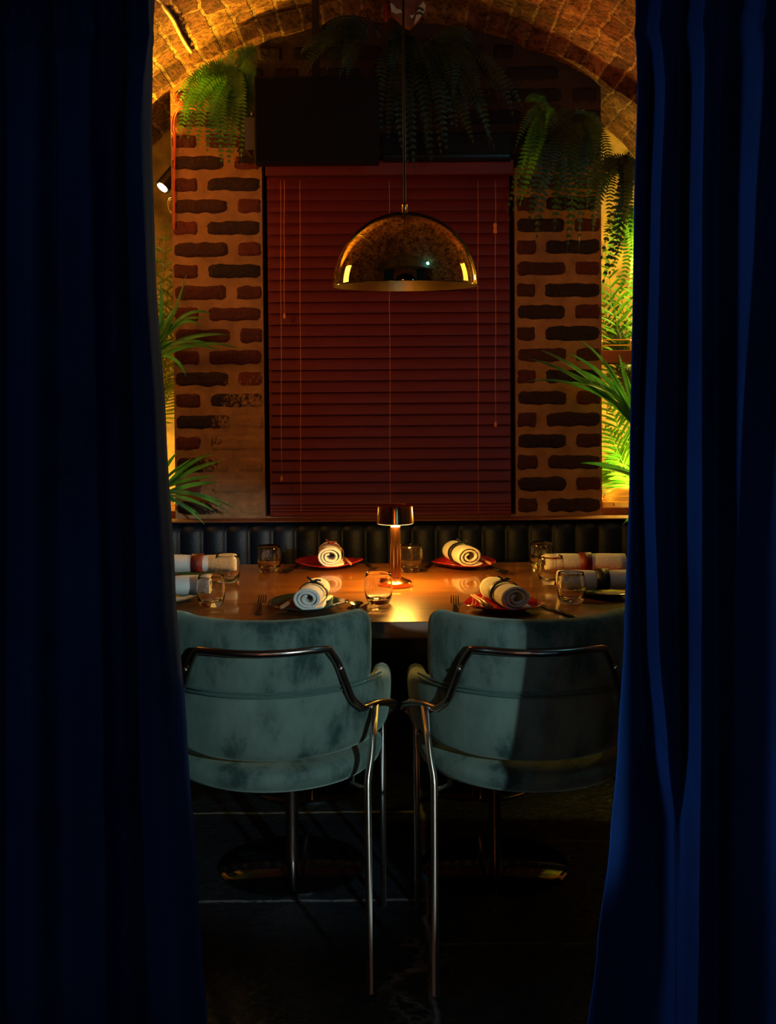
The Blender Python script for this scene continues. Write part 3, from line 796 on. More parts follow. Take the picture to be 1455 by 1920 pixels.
# ------------------------------------------------------------------ pendant lamp
def pendant():
    D = onz(742, 1098, ZT).y
    c = at(760, 537, D); r = 272 / (F_PX / D) / 2
    t = thing('pendant_lamp', 'polished brass dome pendant lamp hanging on a black cord over the table', 'lamp', (c.x, c.y, c.z))
    hd = at(760, 398, D).z - c.z
    n = 26; out = []; inn = []
    for k in range(n + 1):
        a = PI / 2 * k / n; out.append((r * math.cos(a), 0.004 + (hd - 0.004) * math.sin(a)))
    outer = [(r - 0.0015, 0.0), (r, 0.0)] + out
    mb = MB(); mb.lathe(outer[1:], 96); mb.lathe([(r - 0.002, 0.0), (r, 0.0)], 96); sh = mb.build('shade', M['brass'], t)
    mb = MB(); mb.lathe([((r - 0.002) * math.cos(PI / 2 * k / n), (hd - 0.003) * math.sin(PI / 2 * k / n)) for k in range(n + 1)], 96); mb.build('shade_lining', M['brassin'], sh)
    mb = MB(); mb.lathe([(0, hd + 0.002), (0.011, hd + 0.001), (0.0095, hd + 0.006), (0.0095, hd + 0.024), (0, hd + 0.025)], 24); mb.build('cap', M['brassp'], t, auto=0.6)
    mb = MB(); mb.lathe([(0.0, hd - 0.004), (0.022, hd - 0.006), (0.022, hd - 0.07), (0.0, hd - 0.07)], 20); mb.build('socket', M['blackm'], t, auto=0.6)
    mb = MB(); mb.lathe([(0.012, hd - 0.07), (0.014, hd - 0.085), (0.03, hd - 0.12), (0.028, hd - 0.145), (0.0, hd - 0.158)], 20); mb.build('bulb', simple('opal_bulb', (0.5, 0.45, 0.35), rough=0.3), t)
    top = CZ + math.sqrt(RV ** 2 - (c.x) ** 2) - c.z
    mb = MB(); mb.tube([(0, 0, hd + 0.02), (0, 0, top * 0.5), (0, 0, top + 0.02)], 0.0042, 10); mb.build('cord', M['flex'], t)
pendant()

# ------------------------------------------------------------------ table lamp
def table_lamp():
    g = onz(742, 1099, ZT); s = F_PX / g.y
    H = at(742, 948, g.y).z - ZT
    t = thing('table_lamp', 'small lit copper table lamp with drum shade and tapered column', 'lamp', (g.x, g.y, ZT))
    mb = MB(); mb.lathe([(0, 0), (0.052, 0), (0.053, 0.002), (0.053, 0.014), (0.050, 0.017), (0.035, 0.023), (0.018, 0.031), (0.0, 0.032)], 48); mb.build('base', M['copper'], t, auto=0.7)
    mb = MB(); mb.lathe([(0.0182, 0.024), (0.0182, 0.03), (0.0155, H - 0.068), (0.0, H - 0.067)], 32); mb.build('column', M['copper'], t, auto=0.7)
    R1 = 0.0605; zb = H - 0.056
    mb = MB(); mb.lathe([(R1, zb), (R1 - 0.003, H - 0.003), (R1 - 0.004, H), (R1 - 0.008, H - 0.003), (0, H - 0.004)], 64)
    mb.lathe([(R1, zb), (R1 - 0.002, zb), (R1 - 0.005, H - 0.006), (0, H - 0.007)], 64)
    mb.build('shade', M['copper'], t, auto=0.7)
    mb = MB(); mb.lathe([(0.0, zb - 0.010), (0.010, zb - 0.009), (0.016, zb - 0.003), (0.0165, zb + 0.008), (0.012, zb + 0.02), (0.0, zb + 0.024)], 24); mb.build('bulb', M['bulb'], t)
    mb = MB(); mb.lathe([(0.018, zb - 0.0012), (R1 - 0.0022, zb - 0.0012), (R1 - 0.0022, zb + 0.003), (0.018, zb + 0.003)], 64); mb.build('diffuser_ring', M['ringlight'], t, auto=0.6)
    # the lamp's own light, spread by the shade
    l = bpy.data.lights.new('table_lamp_light', 'AREA'); l.shape = 'DISK'; l.size = 2 * R1 - 0.008; l.energy = 13; l.color = (1.0, 0.50, 0.07)
    o = bpy.data.objects.new('table_lamp_light', l); COL.objects.link(o); o.location = (g.x, g.y, ZT + zb - 0.0022)
table_lamp()

# ------------------------------------------------------------------ tableware
def tumbler():
    mb = MB()
    h = 0.092
    prof = [(0.0, 0.001), (0.028, 0.0), (0.0315, 0.002), (0.037, 0.012), (0.0405, 0.026), (0.0425, 0.045), (0.0420, 0.062), (0.0400, 0.080), (0.0382, h - 0.001), (0.0376, h), (0.0369, h - 0.001),
            (0.0385, 0.080), (0.0404, 0.062), (0.0408, 0.045), (0.0388, 0.028), (0.034, 0.019), (0.022, 0.0155), (0.0, 0.0145)]
    mb.lathe(prof, 48); return mb.build('tumbler', M['glass'])
gl = [(505, 1073, 'empty glass tumbler standing just left of the rear-left red plate'),
      (427, 1093, 'glass tumbler on the left, behind another tumbler and by the red-banded napkin'),
      (396, 1138, 'glass tumbler nearest the left curtain, at the front left of the table'),
      (710, 1133, 'glass tumbler in front of the copper lamp, lit gold'),
      (770, 1073, 'glass tumbler right behind the copper lamp column'),
      (1015, 1066, 'rearmost glass tumbler of the right-hand cluster'),
      (1033, 1096, 'middle glass tumbler of the right-hand cluster'),
      (1071, 1132, 'front glass tumbler of the right-hand cluster')]
g0 = tumbler()
for i, (px, py, lb) in enumerate(gl):
    o = g0 if i == 0 else g0.copy()
    if i: COL.objects.link(o)
    p = onz(px, py - 1, ZT); o.location = (p.x, p.y, ZT + 0.0005); o.rotation_euler = (0, 0, i * 0.7)
    tag(o, lb, 'glass', 'tumblers on the table')

def plate_mesh(seed, m):
    mb = MB(); r = 0.119
    def mod(rr, z, a):
        k = 1 + 0.030 * math.cos(2 * a + seed) + 0.022 * math.cos(3 * a + seed * 2.1) + 0.01 * math.cos(5 * a + seed * 0.7)
        f = rr / r
        return rr * (1 + (k - 1) * f), z + (0.004 * math.cos(2 * a + seed * 1.3) + 0.0025 * math.cos(3 * a + 1)) * f * f * (1 if rr > 0.06 else 0)
    prof = [(0, 0.002), (0.055, 0.002), (0.058, 0.0), (0.062, 0.0), (0.066, 0.005), (0.095, 0.0115), (0.117, 0.0190), (0.119, 0.0205), (0.1175, 0.0218), (0.095, 0.0155), (0.07, 0.0095), (0.05, 0.0075), (0, 0.0075)]
    mb.lathe(prof, 72, mod=mod); return mb.build('plate', m)
pl = [(579, 1141, 'plategreen', 'dark green plate at the front left place, holding a rolled napkin end-on', 1.0),
      (946, 1142, 'platered', 'red plate at the front right place, with a pinched pointed rim', 2.2),
      (616, 1062, 'platered', 'red plate at the rear, left of the copper lamp', 0.3),
      (868, 1062, 'platered', 'red plate at the rear, right of the copper lamp', 3.4),
      (372, 1082, 'plategreen', 'dark green plate at the left end under the farther red-banded napkin', 4.1),
      (318, 1126, 'plategreen', 'dark plate at the left end under the nearer red-banded napkin', 5.0),
      (1097, 1079, 'platered', 'red plate at the right end under the red-banded napkin', 0.9),
      (1128, 1115, 'plategreen', 'dark green plate at the right end under the black-banded napkin', 2.7)]
PLP = []
for px, py, m, lb, sd in pl:
    o = plate_mesh(sd, M[m]); p = onz(px, py, ZT); o.location = (p.x, p.y, ZT + 0.0005); PLP.append(p); tag(o, lb, 'plate', 'plates on the table')

def napkin(loc, rz, band, label, L=0.20, sq=0.84, turns=2.6, ro=0.037, tilt=0.0, tail=True, bw=0.0125):
    t = thing('napkin_roll', label, 'napkin', loc, rz, 'rolled napkins on the plates')
    mb = MB(); n = 110; ny = 14; th = 0.0072; sd = random.random() * 20
    def spi(k, side, y):
        u = k / (n - 1); a = -4.4 + 2 * PI * turns * u
        r = 0.011 + (ro - 0.011) * u ** 0.85 + 0.0035 * noise.noise(Vector((u * 6, sd, 1.0))) * (1 - u)
        if u > 0.97: r += 0.010 * (u - 0.97) / 0.03
        f = y / L
        r *= 1 + 0.035 * noise.noise(Vector((math.cos(a) * 1.3, math.sin(a) * 1.3 + sd, f * 3))) * 1.5
        waist = 1 - 0.13 * math.exp(-((f) / 0.10) ** 2) * min(1, u * 1.5)
        r *= waist
        r += side * th / 2
        yo = 0.006 * noise.noise(Vector((u * 7, sd, 0.3))) if abs(f) > 0.45 else 0
        return Vector((r * math.cos(a) * 1.10 , y + yo, r * math.sin(a) * sq))
    for side in (1, -1):
        mb.grid(lambda i, j: spi(i, side, -L / 2 + L * j / (ny - 1)), n, ny)
    for y in (-L / 2, L / 2):
        mb.grid(lambda i, j: spi(i, 1 if j else -1, y), n, 2)
    for k in (0, n - 1):
        mb.grid(lambda i, j: spi(k, 1 if j else -1, -L / 2 + L * i / (ny - 1)), ny, 2)
    zmin = min(v.z for v in mb.v)
    for v in mb.v: v.z -= zmin
    mb.build('cloth', M['napkin'], t)
    m = MB(); R_ = ro * 1.0
    prof = [(-bw + 0.0005, 0.0), (-bw, 0.002), (bw, 0.002), (bw - 0.0005, 0.0)]
    def fn(i, j):
        a = 2 * PI * i / 48; y, d = prof[j]; r = R_ * (1.02 + 0.015 * math.cos(3 * a)) + d
        return Vector((r * 1.10 * math.cos(a), y, r * math.sin(a) * sq - zmin))
    m.grid(fn, 48, 4, True)
    if tail:
        z0 = R_ * sq * 0.97 - zmin
        m.grid(lambda i, j: Vector((-0.008 + 0.016 * j + 0.006 * math.sin(i), -0.004 + 0.002 * i, z0 + 0.002 + 0.006 * math.sin(PI * i / 7))), 8, 2)
        m.tube(catmull([(0.0, 0, z0), (0.008, 0.006, z0 + 0.008), (0.022, 0.012, z0 + 0.006)], 5), 0.0028, 8)
        m.tube(catmull([(0.0, 0, z0), (-0.008, 0.006, z0 + 0.010), (-0.018, 0.01, z0 + 0.016)], 5), 0.0028, 8)
    m.build('band', M[band], t, recalc=False)
    t.rotation_euler = (tilt, 0, rz)
    return t
def onplate(i, dx=0, dy=0, dz=0.010): return (PLP[i].x + dx, PLP[i].y + dy, ZT + dz)
napkin(onplate(0, 0.012, 0.01), R(-6), 'bandblack', 'rolled napkin on the front left dark green plate, its spiral end lit blue', L=0.19)
napkin(onplate(1, 0.002, 0.015), R(16), 'bandblack', 'rolled napkin on the front right red plate, wide spiral end facing out', L=0.19, ro=0.040)
napkin(onplate(2, 0.008, 0.0), R(2), 'bandred', 'rolled napkin with red band on the rear red plate left of the lamp', L=0.17, ro=0.040)
napkin(onplate(3, -0.004, 0.0), R(16), 'bandblack', 'rolled napkin with black band on the rear red plate right of the lamp', L=0.18, ro=0.042)
napkin(onplate(4, 0, 0, 0.016), R(90), 'bandred', 'rolled napkin lying crosswise at the left end, farther one of two', L=0.27, ro=0.035, tail=False, bw=0.020)
napkin(onplate(5, 0.0, 0, 0.016), R(91), 'bandred', 'rolled napkin lying crosswise at the left end, nearer one cut by the curtain', L=0.25, ro=0.036, tail=False, bw=0.020)
napkin(onplate(6, 0, 0, 0.016), R(88), 'bandred', 'rolled napkin with red band lying crosswise at the right end', L=0.27, ro=0.034, tail=False, bw=0.020)
napkin(onplate(7, 0.0, 0, 0.016), R(90), 'bandblack', 'rolled napkin with black band lying crosswise at the right end', L=0.27, ro=0.036, tail=False, bw=0.020)

def chopstick():
    mb = MB(); mb.tube([(0, -0.10, 0.022), (0, 0.0, 0.024), (0, 0.11, 0.020)], 0.0042, 8, taper=lambda t: 1.25 - 0.5 * t); return mb.build('chopstick', M['stick'])
cs = [(0, -0.052, -0.005, 12, 'wooden chopstick left of the napkin on the dark green plate, outer one'), (0, -0.044, 0.0, 15, 'wooden chopstick on the dark green plate, close beside the napkin'),
      (1, -0.074, 0.0, -8, 'wooden chopstick on the front right red plate, outer one of the pair'), (1, -0.062, 0.0, -10, 'wooden chopstick on the front right red plate, next to the napkin'),
      (2, 0.062, 0.0, -12, 'wooden chopstick right of the napkin on the rear left red plate'), (3, 0.068, 0.0, -14, 'wooden chopstick right of the napkin on the rear right red plate')]
ch0 = chopstick()
for i, (k, dx, dy, a, lb) in enumerate(cs):
    o = ch0 if i == 0 else ch0.copy()
    if i: COL.objects.link(o)
    o.location = onplate(k, dx, dy, 0.0015); o.rotation_euler = (0, 0, R(-a)); tag(o, lb, 'chopstick', 'wooden chopsticks on the plates')

def strip(mb, pts, th=0.0022):
    # pts: (x_left, x_right, y, z)
    def fn(i, j):
        xl, xr, y, z = pts[j]; q = ((xl, z), (xr, z), (xr, z + th), (xl, z + th))[i]
        return Vector((q[0], y, q[1]))
    o = mb.grid(fn, 4, len(pts), True); n = len(pts)
    mb.f.append((o, o + 1, o + 2, o + 3)); mb.m.append(0); mb.f.append(tuple(o + 4 * (n - 1) + k for k in (3, 2, 1, 0))); mb.m.append(0)
def fork():
    t = thing('fork', '', 'fork')
    mb = MB(); strip(mb, [(-0.008, 0.008, -0.105, 0.001), (-0.0085, 0.0085, -0.085, 0.0012), (-0.006, 0.006, -0.04, 0.003), (-0.0032, 0.0032, 0.01, 0.008), (-0.0035, 0.0035, 0.03, 0.006)]); mb.build('handle', M['cutlery'], t, auto=0.6)
    mb = MB(); strip(mb, [(-0.0035, 0.0035, 0.03, 0.006), (-0.010, 0.010, 0.045, 0.003), (-0.0125, 0.0125, 0.056, 0.003)])
    for k in range(4):
        x = -0.0105 + 0.007 * k; strip(mb, [(x - 0.0019, x + 0.0019, 0.055, 0.003), (x - 0.0018, x + 0.0018, 0.08, 0.008), (x - 0.0009, x + 0.0009, 0.108, 0.018)])
    mb.build('tines', M['cutlery'], t, auto=0.6); return t
def spoon():
    t = thing('spoon', '', 'spoon')
    mb = MB(); strip(mb, [(-0.007, 0.007, -0.105, 0.001), (-0.0075, 0.0075, -0.085, 0.0012), (-0.005, 0.005, -0.04, 0.003), (-0.003, 0.003, 0.02, 0.009), (-0.0035, 0.0035, 0.042, 0.0065)]); mb.build('handle', M['cutlery'], t, auto=0.6)
    mb = MB()
    for s in (0, 0.0015):
        mb.grid(lambda i, j: Vector((0.0205 * (j / 8) * math.cos(2 * PI * i / 28), 0.068 + 0.031 * (j / 8) * math.sin(2 * PI * i / 28), 0.001 + s + 0.0085 * (j / 8) ** 2)), 28, 9, True)
    mb.build('bowl', M['cutlery'], t); return t
def knife():
    t = thing('knife', '', 'knife')
    mb = MB(); strip(mb, [(-0.007, 0.007, -0.11, 0.001), (-0.008, 0.008, -0.09, 0.001), (-0.006, 0.006, 0.0, 0.001)], 0.005); mb.build('handle', M['cutlery'], t, auto=0.6, bevel=0.001)
    mb = MB(); strip(mb, [(-0.006, 0.006, 0.0, 0.002), (-0.008, 0.009, 0.02, 0.002), (-0.008, 0.009, 0.08, 0.002), (0.002, 0.006, 0.112, 0.002)], 0.0012); mb.build('blade', M['cutlery'], t, auto=0.6); return t
F0, S0, K0 = fork(), spoon(), knife()
cut = [(F0, 488, 1140, 2, 'black fork left of the front left dark green plate'), (F0, 853, 1141, -3, 'black fork beside the front right red plate'),
       (S0, 664, 1146, -4, 'black spoon right of the front left dark green plate'), (K0, 1040, 1146, 22, 'black knife right of the front right red plate'),
       (F0, 800, 1066, 168, 'black fork left of the rear right red plate'), (S0, 548, 1068, 172, 'black spoon left of the rear left red plate'),
       (F0, 694, 1064, 190, 'black fork between the rear left plate and the lamp'), (S0, 932, 1070, 190, 'black spoon right of the rear right red plate')]
used = set()
for src, px, py, a, lb in cut:
    if src.name in used: o = copy_tree(src)
    else: o = src; used.add(src.name)
    p = onz(px, py, ZT); o.location = (p.x, p.y, ZT); o.rotation_euler = (0, 0, R(a)); o['label'] = lb; o['group'] = 'dark cutlery on the table'

# ------------------------------------------------------------------ plants
def frond(mb, base, tip, lift, width, n=26, twist=0.0, droop=0.35, side=None):
    base, tip = Vector(base), Vector(tip); mid = (base + tip) / 2 + Vector(lift)
    L = (tip - base).length
    pts = [base * (1 - t) ** 2 + mid * 2 * t * (1 - t) + tip * t * t for t in [k / n for k in range(n + 1)]]
    vd = Vector((0, -1, 0))
    for k in range(1, n):
        t = k / n; p = pts[k]; tg = (pts[k + 1] - pts[k - 1]).normalized()
        sd = tg.cross(vd + Vector((0, 0, 0.5)) * 0.2 + Vector((twist, 0, 0)))
        if sd.length < 0.2: sd = tg.cross(Vector((0.3, -1, 0.4)))
        sd.normalize(); nm = sd.cross(tg).normalized()
        w = width * (math.sin(PI * min(1, t * 0.92 + 0.12)) ** 0.7) * random.uniform(0.88, 1.06)
        bw = L / n * 0.40
        for s in (-1, 1):
            d = (sd * s + tg * 0.28).normalized(); dn = -Vector((0, 0, 1)) * droop * w * random.uniform(0.0, 0.7) + nm * w * 0.1
            q = p + d * w + dn
            m = p + d * w * 0.45 + dn * 0.25
            mb.add([p - tg * bw * 0.6, m - tg * bw, q, m + tg * bw, p + tg * bw * 0.6], [(0, 1, 2, 3, 4)])
    mb.tube([pts[k] for k in range(0, n + 1, 3)] + ([pts[-1]] if n % 3 else []), 0.0016, 4, taper=lambda t: 1 - 0.7 * t)
def blade(mb, base, tip, lift, w, n=12, nrm=(0, -0.7, 0.7)):
    base, tip = Vector(base), Vector(tip); mid = (base + tip) / 2 + Vector(lift); vs = []; nv = Vector(nrm)
    for k in range(n + 1):
        t = k / n; p = base * (1 - t) ** 2 + mid * 2 * t * (1 - t) + tip * t * t
        tg = ((mid - base) * (1 - t) + (tip - mid) * t).normalized(); sd = tg.cross(nv).normalized(); nn = sd.cross(tg)
        ww = w * (0.45 + 0.9 * t) if t < 0.45 else w * 0.855 * (1 - ((t - 0.45) / 0.55) ** 2.2)
        vs += [p - sd * ww, p - nn * ww * 0.35, p + sd * ww]
    mb.add(vs, [(3 * k + j, 3 * k + j + 1, 3 * k + j + 4, 3 * k + j + 3) for k in range(n) for j in (0, 1)])
def fern(label, mat, Y, base, tips, width=0.035, group='ferns hanging from the arch', spread=0.06, n=27, extra=True):
    mb = MB()
    for tp in tips:
        bx, by = base[0] + random.uniform(-12, 12), base[1] + random.uniform(-8, 8)
        yt = Y + (tp[4] if len(tp) > 4 else random.uniform(-spread, spread)); b = at(bx, by, Y + 0.03); q = at(tp[0], tp[1], yt)
        lx, ly = tp[2], tp[3]
        s = Y / F_PX
        frond(mb, b, q, (lx * s, random.uniform(-0.10, -0.03), ly * s), width * random.uniform(0.85, 1.15), n=n, twist=random.uniform(-0.4, 0.4))
        if extra:
            q2 = b + (q - b) * random.uniform(0.55, 0.9) + Vector((random.uniform(-.05, .05), random.uniform(-.02, .05), random.uniform(-.02, .05)))
            frond(mb, b, q2, (lx * s, random.uniform(-0.08, -0.02), ly * s * 1.2), width * random.uniform(0.8, 1.1), n=n - 4, twist=random.uniform(-0.5, 0.5))
    o = mb.build('fern', mat, recalc=False)
    c = sum((v.co for v in o.data.vertices), Vector()) / len(o.data.vertices)
    return tag(o, label, 'plant', group)
YF = YW - 0.14
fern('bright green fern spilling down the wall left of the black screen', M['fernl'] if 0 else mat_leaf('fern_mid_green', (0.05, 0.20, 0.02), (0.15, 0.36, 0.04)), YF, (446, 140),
     [(332, 196, -10, 40), (338, 262, -50, 60), (352, 276, -40, 55), (372, 288, -30, 50), (388, 300, -25, 40), (402, 292, -10, 50), (415, 320, -15, 40), (430, 322, 0, 40), (437, 300, 5, 30),
      (452, 312, 10, 50), (458, 268, 25, 30), (345, 225, -40, 60), (330, 178, -10, 30), (482, 92, 0, 30), (462, 88, -10, 10), (365, 160, -10, 30), (478, 150, 10, 30), (420, 260, -20, 40),
      (376, 210, -30, 40), (396, 240, -30, 50), (442, 250, 10, 20)], 0.036)
fern('dark fern above the black screen, left of the crown of the arch', M['fern'], YF - 0.24, (680, 70), [(575, 135, -10, 50), (560, 105, -20, 30), (610, 140, -20, 40), (640, 130, 0, 30), (560, 150, -10, 80), (600, 92, 0, 25), (650, 150, -5, 30)], 0.036)
fern('dark fern hanging from the crown of the arch around the pendant cord', M['fern'], YF - 0.03, (762, 70),
     [(722, 242, 10, -20), (718, 262, -40, 60), (728, 275, -10, 20), (765, 330, 0, 40), (776, 340, 10, 50), (810, 325, 20, 50), (800, 300, 10, 40), (742, 200, -10, 30), (756, 300, -20, 60), (828, 310, 30, 60), (790, 250, 20, 40), (735, 160, -20, 40)], 0.030)
fern('olive fern with long fronds sweeping down right of the pendant cord', M['fern'], YF - 0.10, (800, 80),
     [(928, 282, 10, 55), (918, 275, 40, 40), (893, 282, 0, 20), (880, 240, 30, 50), (905, 210, 40, 50), (860, 255, 10, 50), (938, 200, 40, 60), (900, 170, 30, 40), (850, 190, 20, 30), (965, 235, 50, 70), (840, 300, 0, 60), (985, 215, 40, 60)], 0.032)
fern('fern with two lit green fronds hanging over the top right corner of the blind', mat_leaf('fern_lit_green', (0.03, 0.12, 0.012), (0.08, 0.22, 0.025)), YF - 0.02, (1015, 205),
     [(944, 418, 10, 60), (956, 414, 20, 50), (968, 405, 20, 50), (1000, 350, 20, 30), (980, 195, 0, 30), (1050, 250, 10, 30), (975, 340, 0, 40)], 0.024)
fern('large dark fern hanging at the right over the brick pier', M['fern'], YF - 0.04, (1080, 225),
     [(1062, 482, 0, 60), (1040, 455, -20, 80), (1005, 470, -40, 60), (1020, 380, -30, 50), (1085, 470, 10, 80), (1110, 440, 20, 60), (1125, 380, 30, 60), (1060, 400, -20, 60), (1075, 350, 0, 60), (1100, 330, 20, 40), (990, 430, -30, 50), (1035, 335, -20, 40), (1050, 300, -20, 60), (1140, 330, 30, 40),
      (1010, 300, -20, 40), (1120, 290, 20, 30), (1045, 425, 0, 70)], 0.036)
fern('dark fern hanging beside the right curtain in front of the lit niche', M['fern'], YF - 0.12, (1165, 300),
     [(1122, 560, 30, 100), (1135, 540, 40, 80), (1165, 470, 10, 60), (1150, 500, 20, 60), (1182, 450, 10, 50), (1110, 450, -20, 60), (1140, 430, -10, 50), (1195, 420, 20, 40), (1125, 380, -20, 40), (1175, 380, 0, 40), (1100, 400, -30, 50), (1190, 350, 10, 30)], 0.030)
# niche plants
YI = 5.38
fern('brightly lit fern with long hanging fronds inside the right niche', M['fernl'], YI, (1176, 395), [(1158, 565, 14, 30), (1130, 545, -10, 60), (1145, 530, -5, 40), (1185, 520, 10, 40), (1172, 600, 16, 30), (1140, 480, -20, 40), (1205, 560, 30, 40)], 0.032, 'plants in the right niche')
def blades(name, label, mat, base, Yb, tips, w, group=None, trunk=None, pot=None, ynoise=0.05):
    t = thing(name, label, 'plant', at(base[0], base[1], Yb), 0, group); o0 = t.location.copy()
    mb = MB()
    for (tx, ty, lx, ly) in tips:
        q = at(tx, ty, Yb - random.uniform(0.0, ynoise)) - o0; s = Yb / F_PX
        b = Vector((random.uniform(-.01, .01), random.uniform(-.01, .01), random.uniform(-.02, .02)))
        blade(mb, b, q, (lx * s, random.uniform(-0.05, 0.0), ly * s), w * random.uniform(0.7, 1.15), nrm=(random.uniform(-.4, .4), -0.8, random.uniform(0.1, 0.8)))
    mb.build('leaves', mat, t, recalc=False)
    if trunk:
        m = MB(); m.tube([Vector((0, 0, 0.01)), Vector(trunk) * 0.5 + Vector((0.006, 0, 0)), Vector(trunk)], 0.011, 10); m.build('trunk', M['terracotta'], t)
        pz = trunk[2]
        m = MB(); m.lathe([(0, -0.13), (0.06, -0.13), (0.065, -0.125), (0.078, 0.0), (0.085, 0.0), (0.085, 0.012), (0.075, 0.012), (0.072, -0.008), (0, -0.008)], 28, (trunk[0], trunk[1], pz + 0.01)); m.build('pot', M['pot'], t, auto=0.6)
    return t
zled = zl
YB = YW - 0.10
# ledge planter positions: pots stand on the ledge
def ledge_trunk(px, py, Yb, dx=0.0):
    p = at(px, py, Yb); return (dx, 0.0, zled + 0.12 - p.z)
blades('spiky_plant', 'tall spiky green plant fanning over the upper left brick pier beside the left curtain', M['palm'], (284, 668), YB,
       [(350, 512, 10, -20), (400, 590, 0, 70), (385, 600, 0, 60), (378, 612, 10, 60), (362, 596, -10, 20), (430, 628, 0, 30), (452, 655, 10, 40), (350, 708, 20, 30), (300, 560, -10, 10), (330, 640, 0, 20), (245, 560, -10, 20), (215, 620, -10, 30), (310, 585, 0, 10), (420, 660, 0, 40), (395, 645, 0, 25), (230, 700, -10, 30), (300, 520, 20, -10), (340, 560, -10, -10)], 0.011,
       trunk=ledge_trunk(284, 668, YB, -0.02))
blades('spiky_plant', 'low spiky green plant spreading over the ledge at the bottom left of the brick pier', M['palm'], (288, 930), YB - 0.02,
       [(400, 850, 0, 30), (422, 864, 0, 30), (408, 893, 0, 15), (412, 905, 0, 20), (436, 966, 10, 40), (442, 955, 10, 30), (385, 985, 10, 20), (360, 860, 0, 10), (375, 965, 0, 20), (335, 845, -5, 10), (310, 850, 0, 0), (250, 860, 0, 20), (230, 920, 0, 30), (350, 895, 0, 15), (405, 960, 0, 25), (330, 880, 0, 5)], 0.010,
       trunk=(-0.02, 0.0, -0.005))
blades('spiky_plant', 'spiky green plant arching leftwards over the right brick pier from behind the right curtain', M['palm'], (1195, 800), YB,
       [(985, 715, 10, 60), (990, 672, 0, 45), (1010, 655, 10, 40), (1040, 690, 0, 30), (1060, 660, 20, 40), (1085, 635, 20, 30), (1128, 668, -10, 20), (1160, 662, -5, 10), (1170, 690, 0, 0), (1095, 715, 20, 30), (1120, 740, 10, 20), (1230, 650, 10, 20), (1260, 720, 10, 30), (1075, 690, 10, 40), (1060, 718, 10, 50)], 0.0105,
       trunk=ledge_trunk(1195, 800, YB, 0.12))
blades('spiky_plant', 'small low plant with one broad green blade over the right brass lamp', M['palm'], (1240, 925), YB,
       [(1088, 868, 10, 30), (1130, 878, 0, 20), (1250, 850, 0, 20), (1225, 840, 0, 20), (1165, 985, 0, 10), (1172, 870, 0, 10)], 0.012, trunk=(0.02, 0.0, -0.005))
# palms deep in the niches
def palm(label, mat, Y, base, stems, group):
    mb = MB()
    for (tx, ty, lx, ly) in stems:
        b = at(base[0], base[1], Y); q = at(tx, ty, Y + random.uniform(-0.1, 0.05)); s = Y / F_PX
        mid = (b + q) / 2 + Vector((lx * s, -0.04, ly * s)); n = 16; pts = [b * (1 - t) ** 2 + mid * 2 * t * (1 - t) + q * t * t for t in [k / n for k in range(n + 1)]]
        mb.tube(pts, 0.003, 5, taper=lambda t: 1 - 0.6 * t)
        for k in range(4, n + 1):
            p = pts[k]; tg = (pts[k] - pts[k - 1]).normalized(); sd = tg.cross(Vector((0, -1, 0.2))).normalized()
            l = 0.13 * math.sin(PI * (k / n) * 0.85 + 0.35) * random.uniform(0.8, 1.1)
            for sg in (-1, 1):
                d = (sd * sg * 0.8 + tg * 0.75 + Vector((0, random.uniform(-.35, .2), 0))).normalized()
                blade(mb, p, p + d * l + Vector((0, 0, -0.015)), d * 0.0 + Vector((0, 0, 0.01)), 0.0085, n=5)
    o = mb.build('palm', mat, recalc=False); return tag(o, label, 'plant', group)
palm('yellow-green palm deep in the left niche beside the brick edge', M['palmy'], 5.42, (265, 830), [(312, 425, 20, 0), (335, 470, 20, 0), (300, 450, 0, 20), (345, 560, 20, 10), (270, 430, 0, 10), (335, 640, 30, 20), (320, 520, 10, 10), (345, 500, 20, 0), (290, 560, 0, 10), (330, 720, 20, 20)], 'plants in the left niche')
palm('yellow-green palm behind the shelf rail in the right niche', M['fernl'], 5.55, (1185, 760), [(1135, 470, -10, 10), (1160, 520, 0, 10), (1185, 470, 10, 10), (1130, 590, -20, 10), (1150, 620, -10, 0), (1205, 560, 10, 0), (1128, 540, -20, 20)], 'plants in the right niche')
palm('bright green palm below the upper shelf in the right niche', M['fernl'], 5.52, (1215, 960), [(1130, 720, -10, 20), (1150, 760, -20, 20), (1140, 800, -20, 20), (1150, 850, -20, 30), (1185, 720, 0, 20), (1125, 880, -10, 40)], 'plants in the right niche')
fern('dense small-leaved fern behind the upper shelf of the right niche', M['fern'], 5.50, (1175, 700), [(1135, 620, 0, 20), (1150, 600, 0, 20), (1165, 610, 0, 20), (1185, 620, 0, 10), (1135, 780, -10, 10), (1160, 790, 0, 10), (1180, 800, 0, 10), (1140, 730, -10, 10), (1165, 740, 0, 10)], 0.03, 'plants in the right niche')

